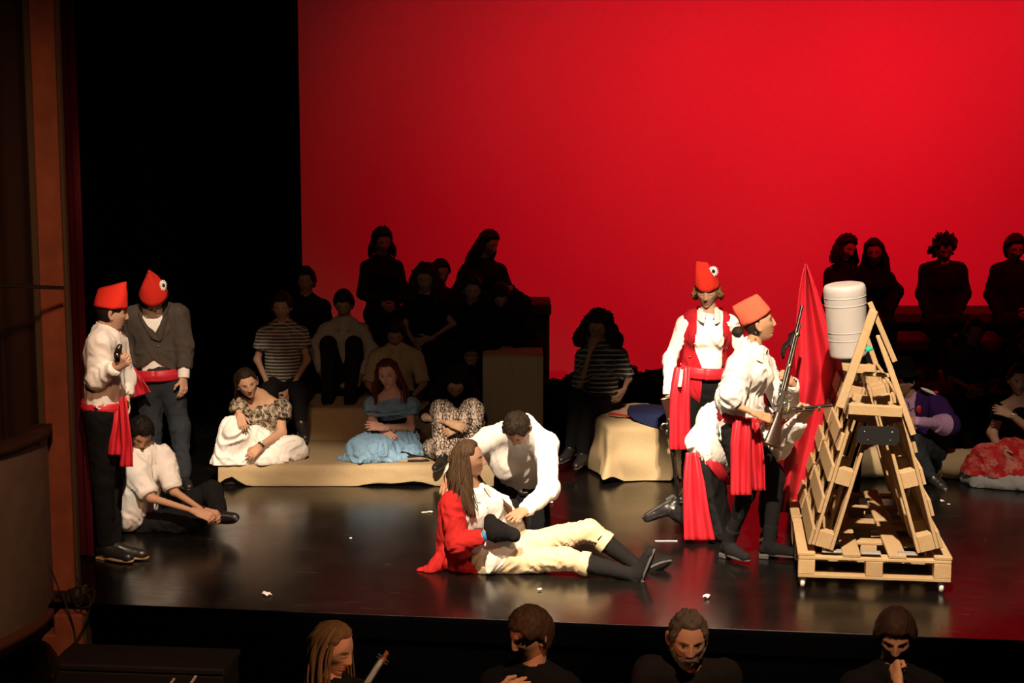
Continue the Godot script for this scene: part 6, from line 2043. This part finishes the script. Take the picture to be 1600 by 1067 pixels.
func villagers_behind() -> void:
	var dark := Color(0.014, 0.009, 0.008)
	villager({"label": "boy in striped short-sleeved shirt sitting behind the woman in the white skirt", "d": 13.05, "hc": [440, 478], "yaw": 5, "face": [2, 14, 0], "hair": {"col": dark, "thick": 0.018, "front": 0.55},
		"J": {"nk": [442, 507, 0.03], "el": [480, 562, -0.03], "wl": [452, 612, -0.25], "er": [402, 562, 0], "wr": [426, 618, -0.25], "kl": [468, 614, -0.4], "kr": [420, 614, -0.4], "al": [470, 656, -0.5], "ar": [426, 656, -0.5], "tl": [476, 670, -0.62], "tr": [422, 672, -0.62]}}, M.stripes, 1, M.black)
	villager({"label": "person in pale shirt with knees drawn up sitting on the third step", "d": 13.75, "hc": [537, 474], "yaw": 0, "face": [0, 26, 0], "hair": {"col": dark, "thick": 0.02, "front": 0.5, "side": 0.1}, "collar": true,
		"J": {"el": [580, 545, -0.1], "wl": [564, 585, -0.3], "er": [490, 540, -0.1], "wr": [502, 580, -0.3], "kl": [553, 538, -0.4], "kr": [513, 538, -0.4], "al": [546, 630, -0.42], "ar": [511, 630, -0.42], "tl": [550, 640, -0.56], "tr": [507, 640, -0.56]}}, cloth(Color(0.3, 0.27, 0.22)), 3, M.black)
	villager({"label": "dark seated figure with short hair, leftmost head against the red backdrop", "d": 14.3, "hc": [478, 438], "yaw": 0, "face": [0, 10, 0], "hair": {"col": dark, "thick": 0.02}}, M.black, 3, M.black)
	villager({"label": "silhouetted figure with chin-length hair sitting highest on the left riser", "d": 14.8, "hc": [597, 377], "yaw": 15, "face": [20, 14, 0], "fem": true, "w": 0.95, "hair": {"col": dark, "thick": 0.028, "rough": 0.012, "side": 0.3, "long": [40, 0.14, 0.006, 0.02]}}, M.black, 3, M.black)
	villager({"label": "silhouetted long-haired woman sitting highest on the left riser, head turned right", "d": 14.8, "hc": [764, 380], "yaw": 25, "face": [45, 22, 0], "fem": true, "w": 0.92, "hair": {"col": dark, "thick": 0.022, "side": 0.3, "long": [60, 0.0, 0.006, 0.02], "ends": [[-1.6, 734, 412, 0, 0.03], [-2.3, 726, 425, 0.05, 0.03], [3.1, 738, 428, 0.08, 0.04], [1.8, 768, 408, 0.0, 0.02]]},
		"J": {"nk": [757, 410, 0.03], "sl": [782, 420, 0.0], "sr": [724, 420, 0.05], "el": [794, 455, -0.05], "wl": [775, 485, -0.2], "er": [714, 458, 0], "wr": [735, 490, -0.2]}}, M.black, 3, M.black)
	villager({"label": "woman with big curly red-brown hair and bare forearm sitting among the villagers", "d": 14.0, "hc": [664, 436], "yaw": 0, "face": [-4, 10, 0], "fem": true, "w": 0.92, "hair": {"col": Color(0.035, 0.014, 0.01), "thick": 0.03, "rough": 0.014, "lumps": 1.4, "curl": 38.0, "side": 0.3, "long": [90, 0.2, 0.022, 0.045]},
		"J": {"el": [708, 506, -0.02], "wl": [672, 530, -0.28], "hl": [655, 534, -0.3], "er": [632, 510, 0], "wr": [650, 540, -0.25], "kl": [696, 540, -0.4], "kr": [676, 545, -0.42], "al": [690, 615, -0.4], "ar": [672, 618, -0.4]}, "top_name": "dress"}, M.black, 1, M.black)
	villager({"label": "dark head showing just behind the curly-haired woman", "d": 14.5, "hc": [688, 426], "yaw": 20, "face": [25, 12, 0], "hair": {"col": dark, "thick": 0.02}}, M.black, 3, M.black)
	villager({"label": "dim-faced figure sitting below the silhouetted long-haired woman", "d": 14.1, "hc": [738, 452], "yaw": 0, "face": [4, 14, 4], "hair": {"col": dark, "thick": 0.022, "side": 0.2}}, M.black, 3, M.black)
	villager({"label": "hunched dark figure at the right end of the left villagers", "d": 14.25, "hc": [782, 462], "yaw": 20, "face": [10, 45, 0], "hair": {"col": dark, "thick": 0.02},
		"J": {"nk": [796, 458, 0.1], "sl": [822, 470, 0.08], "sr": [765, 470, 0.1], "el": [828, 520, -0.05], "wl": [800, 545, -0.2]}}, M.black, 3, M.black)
	villager({"label": "person in beige shirt sitting right behind the girl in blue", "d": 13.38, "s": 0.86, "hc": [618, 520], "yaw": 0, "face": [0, 30, 0], "hair": {"col": dark, "thick": 0.018, "front": 0.5}, "collar": true,
		"J": {"sl": [652, 556, 0], "sr": [586, 556, 0], "el": [662, 600, -0.1], "wl": [640, 625, -0.28], "er": [576, 600, -0.1], "wr": [595, 628, -0.28]}}, cloth(Color(0.34, 0.27, 0.15)), 2, M.black)
	# the curly-haired woman on the box
	villager({"label": "curly-haired woman in striped jersey sitting on the covered box, hand to her face", "d": 12.95, "hc": [934, 510], "yaw": -12, "face": [-14, 22, 4], "fem": true, "w": 0.95, "cell": 0.014, "dim": false, "handr": "flat", "backr": Vector3(-0.3, 0.2, 0.9), "hair": {"col": Color(0.022, 0.012, 0.009), "thick": 0.028, "rough": 0.01, "lumps": 1.5, "curl": 40.0, "side": 0.3, "long": [130, 0.14, 0.018, 0.05]},
		"J": {"nk": [938, 542, 0.03], "sl": [970, 552, 0.02], "sr": [908, 554, 0.0], "pv": [940, 632, 0.05], "er": [906, 604, -0.2], "wr": [924, 543, -0.2], "hr": [934, 516, -0.15], "el": [982, 592, -0.02], "wl": [974, 610, -0.2], "hl": [966, 622, -0.25], "kr": [902, 622, -0.42], "kl": [918, 634, -0.46], "ar": [892, 696, -0.3], "al": [910, 706, -0.36], "tr": [880, 706, -0.4], "tl": [902, 716, -0.48]}, "top_name": "jersey"}, M.stripes_wide, 2, M.black)
	# right side
	villager({"label": "dim man with folded forearms sitting between purple coat and flowered skirt", "d": 13.6, "hc": [1523, 518], "yaw": -4, "face": [-6, 12, 0], "hair": {"col": dark, "thick": 0.014},
		"J": {"el": [1564, 592, -0.05], "wl": [1530, 610, -0.28], "er": [1486, 590, -0.05], "wr": [1516, 606, -0.3]}}, cloth(Color(0.03, 0.027, 0.022)), 2, M.black)
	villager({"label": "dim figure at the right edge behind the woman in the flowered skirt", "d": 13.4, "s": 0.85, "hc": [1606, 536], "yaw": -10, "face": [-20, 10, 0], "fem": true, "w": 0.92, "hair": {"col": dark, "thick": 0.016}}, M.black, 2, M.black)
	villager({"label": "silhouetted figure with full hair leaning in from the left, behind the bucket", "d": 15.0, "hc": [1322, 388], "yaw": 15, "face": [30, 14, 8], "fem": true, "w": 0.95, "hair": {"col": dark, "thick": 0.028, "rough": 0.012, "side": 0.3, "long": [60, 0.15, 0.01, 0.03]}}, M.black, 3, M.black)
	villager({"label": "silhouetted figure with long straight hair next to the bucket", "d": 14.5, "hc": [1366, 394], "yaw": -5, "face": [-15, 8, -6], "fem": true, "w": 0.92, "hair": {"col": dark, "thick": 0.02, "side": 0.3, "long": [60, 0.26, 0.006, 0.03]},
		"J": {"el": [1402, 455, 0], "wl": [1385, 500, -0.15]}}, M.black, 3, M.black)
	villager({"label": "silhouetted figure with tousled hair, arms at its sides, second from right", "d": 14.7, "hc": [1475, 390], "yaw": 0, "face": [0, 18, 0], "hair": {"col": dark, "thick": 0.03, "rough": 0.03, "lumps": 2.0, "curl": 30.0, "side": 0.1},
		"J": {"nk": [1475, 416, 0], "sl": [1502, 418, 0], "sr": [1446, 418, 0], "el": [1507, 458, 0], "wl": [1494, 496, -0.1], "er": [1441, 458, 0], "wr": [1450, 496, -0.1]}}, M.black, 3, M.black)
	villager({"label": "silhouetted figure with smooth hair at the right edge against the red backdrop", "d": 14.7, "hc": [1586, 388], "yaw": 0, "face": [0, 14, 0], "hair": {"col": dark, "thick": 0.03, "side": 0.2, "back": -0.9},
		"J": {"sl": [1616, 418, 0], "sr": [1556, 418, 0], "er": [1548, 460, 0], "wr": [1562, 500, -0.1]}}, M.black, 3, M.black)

func musician(o: Dictionary, m: Material) -> Dictionary:
	o.merge({"pose": "sit", "skin": Color(0.5, 0.28, 0.18), "cell": 0.012, "s": 1.05})
	var c := person(o)
	wear(c, "sweater", nets(top_bones(c, 0.02, 3), 0.013, 0.03, 0.005), m)
	wear(c, "trousers", nets(leg_bones(c, 0.014, 0.97), 0.018, 0.03), M.black)
	for s in "lr": shoe(c, s, M.leather, M.sole)
	return c

func pit() -> void:
	var dk := cloth(Color(0.007, 0.007, 0.009), 0.95)
	musician({"label": "girl with long light brown hair in the pit, profile lit, beside the violin scroll", "d": 6.9, "hc": [521, 1012], "yaw": 40, "face": [62, 16, 0], "fem": true, "w": 0.9, "head": {"shut": true}, "hair": {"col": Color(0.13, 0.075, 0.035), "thick": 0.012, "front": 0.72, "side": 0.35, "back": -0.8, "part": 0.006, "long": [80, 0.32, 0.004, 0.02]}}, dk)
	musician({"label": "boy with short brown hair in the pit looking down to the left", "d": 6.9, "hc": [829, 990], "yaw": -10, "face": [-62, 18, 0], "hair": {"col": Color(0.05, 0.028, 0.017), "thick": 0.02, "rough": 0.006, "front": 0.45, "side": -0.05},
		"J": {"el": [905, 1110, 0], "er": [770, 1100, -0.1], "wr": [775, 1086, -0.35], "hr": [800, 1078, -0.38], "wl": [850, 1110, -0.3]}}, dk)
	var bm := musician({"label": "grey-haired bearded man in dark sweater in the pit, facing us", "d": 6.5, "hc": [1075, 996], "yaw": 0, "face": [2, 12, 2], "head": {"brow": Color(0.05, 0.035, 0.025), "jaw": 0.8}, "hair": {"col": Color(0.085, 0.07, 0.058), "thick": 0.01, "rough": 0.006, "lumps": 1.2, "front": 0.66, "side": -0.1},
		"J": {"nk": [1078, 1052, 0.05], "sl": [1140, 1046, 0.03], "sr": [1008, 1040, 0.02]}}, cloth(Color(0.011, 0.0095, 0.01), 0.95))
	beard(bm, Color(0.12, 0.1, 0.082))
	var c := musician({"label": "boy with dark fringe in the pit holding a hand to his chin", "d": 6.8, "hc": [1399, 992], "yaw": -5, "face": [-12, 22, 0], "hair": {"col": Color(0.035, 0.02, 0.014), "thick": 0.02, "front": 0.42, "side": -0.05, "back": -0.6},
		"J": {"er": [1405, 1130, -0.2], "wr": [1403, 1066, -0.28], "hr": [1398, 1036, -0.2]}, "handr": "grip"}, dk)
	musician({"label": "dark figure seen from behind in the lower left corner of the pit", "d": 6.3, "hc": [55, 1052], "yaw": 170, "face": [170, 10, 0], "hair": {"col": Color(0.01, 0.008, 0.008), "thick": 0.02}}, M.black)
	# violin
	var a := P(560, 1090, 6.6)
	var e := P(603, 1022, 6.75)
	var n := base("violin", "violin held up beside the girl in the pit, only neck and scroll showing", "violin", a)
	var f := (e - a).normalized()
	var s := f.cross(Vector3(0, 0.5, 1)).normalized()
	var u := s.cross(f)
	var L := (e - a).length()
	var vw := mat(Color(0.2, 0.07, 0.025), 0.3)
	put("neck", tube(PackedVector3Array([f * 0.0, f * (L * 0.8)]), [0.016, 0.012], 10, 0.8), vw, n)
	put("fingerboard", box(Vector3(0.03, 0.008, L * 0.85), Transform3D(Basis(s, u, s.cross(u)), f * L * 0.38 + u * 0.014)), M.iron, n)
	for k in 4: put("string", bar(f * 0.0 + u * 0.02 + s * (k - 1.5) * 0.006, f * L * 0.84 + u * 0.019 + s * (k - 1.5) * 0.004, 0.0006, 5), M.steel, n)
	put("pegbox", tube(PackedVector3Array([f * L * 0.8, f * L * 0.88, f * L * 0.96]), [0.014, 0.012, 0.01], 8), vw, n)
	for k in 4: put("peg", bar(f * L * (0.83 + 0.03 * k) - s * 0.03 * (1 if k % 2 else -1), f * L * (0.83 + 0.03 * k) + s * 0.016 * (1 if k % 2 else -1), 0.005, 8), M.iron, n)
	var sp := []
	for k in 14: sp.append(f * (L * 0.97 + 0.014 * cos(k * 0.75) * (1 - k / 16.0)) - u * (0.014 * sin(k * 0.75) * (1 - k / 16.0)))
	put("scroll", tube(spline(sp, 40), [0.009, 0.007, 0.005], 8, 1.6), vw, n)
	# black case against the stage front
	var q := base("black_case", "long black case standing in the pit against the stage front at left", "case", P(228, 1030, 8.66))
	q.position.y = -0.2
	q.rotation.y = -0.1
	var cm := mat(Color(0.01, 0.01, 0.012), 0.7)
	put("body", box(Vector3(0.98, 0.5, 0.34), Transform3D(Basis(), Vector3(0, -0.28, 0)), 0.012), cm, q)
	put("lid", box(Vector3(1.0, 0.04, 0.36), Transform3D(Basis(), Vector3(0, -0.01, 0)), 0.01), cm, q)
	for p in [[268, 1064, 0.3], [302, 1060, 0.2]]:
		var sm := put("music_sheet", box(Vector3(0.012, 0.05, 0.002), Transform3D(Basis(Vector3.BACK, -0.6) * Basis(Vector3.UP, p[2]), P(p[0], p[1] + 2, 7.2))), M.paper)
		tag(sm, "tip of a white music sheet at the bottom edge before the black case, %s" % ("left one" if p[0] < 280 else "right one"), "sheet music")

func small_things() -> void:
	# cables at the foot of the pillar
	var k := 0
	for q in [[[[80, 890], [92, 920], [105, 950], [116, 985], [117, 1020]], "black cable hanging straight down the orange pillar base into the pit"], [[[118, 900], [128, 920], [140, 935], [136, 965], [120, 1000], [98, 1020], [92, 1034]], "black cable looping over the stage corner and down the pillar base"], [[[108, 920], [122, 948], [134, 925], [147, 922], [142, 945], [124, 950]], "coiled black cable lying on the stage corner beside the pillar"]]:
		var pts := []
		for p in q[0]: pts.append(P(p[0], p[1], 8.84 if p[1] > 944 else 8.95))
		var o := put("cable", tube(spline(pts, 30), [0.005, 0.005], 7), M.cord)
		tag(o, q[1], "cable")
	var lump := put("black_bundle", nets([bone(P(94, 930, 9.0), P(124, 934, 8.97), 0.02, 0.035), bone(P(104, 938, 8.97), P(130, 925, 8.95), 0.026, 0.02), bone(P(112, 925, 8.98), P(134, 915, 8.96), 0.02, 0.012)], 0.009, 0.03, 0.006, 18.0), M.cord)
	tag(lump, "dark lump of bundled cable cloth at the foot of the pillar", "bundle")
	# scraps on the floor
	for s in [[417, 929, 0.035, "crumpled white paper scrap on the dark stage floor near the front at left"], [1104, 932, 0.03, "crumpled white paper scrap on the floor between the boots and the barricade"], [1472, 783, 0.022, "small white scrap on the floor below the boots of the purple coat"], [1482, 788, 0.014, "tiny white scrap on the floor right of the boots of the purple coat"], [672, 800, 0.02, "white scrap on the floor left of the red coat"], [862, 785, 0.014, "tiny white scrap on the floor right of the kneeling man"], [843, 921, 0.016, "tiny white scrap in front of the wounded woman's legs"], [548, 841, 0.012, "tiny white scrap on the floor in the middle left"]]:
		var p := G(s[0], s[1], 0.008)
		var m := sheet([PackedVector3Array([Vector3(-1, 0.1, -0.6), Vector3(0, 0.35, -0.7), Vector3(1, 0.0, -0.4)]), PackedVector3Array([Vector3(-0.8, 0.3, 0), Vector3(0, 0.05, 0), Vector3(1.1, 0.4, 0.1)]), PackedVector3Array([Vector3(-0.9, 0, 0.5), Vector3(0.1, 0.3, 0.6), Vector3(0.8, 0.05, 0.7)])], 0.06)
		for j in m.v.size(): m.v[j] *= s[2]
		var o := put("paper_scrap", m, M.paper)
		o.position = p
		o.rotation.y = s[0]
		tag(o, s[3], "paper scrap")
	for s in [[1041, 845, 0.15, 0.0, "white tape strip on the floor behind the wounded woman's boots"], [665, 800, 0.06, 0.3, "short white tape mark on the floor left of the red coat"]]:
		var o := put("floor_tape", box(Vector3(s[2], 0.003, 0.02), Transform3D(), 0.001), M.paper)
		o.position = G(s[0], s[1], 0.002)
		o.rotation.y = s[3]
		tag(o, s[4], "tape")
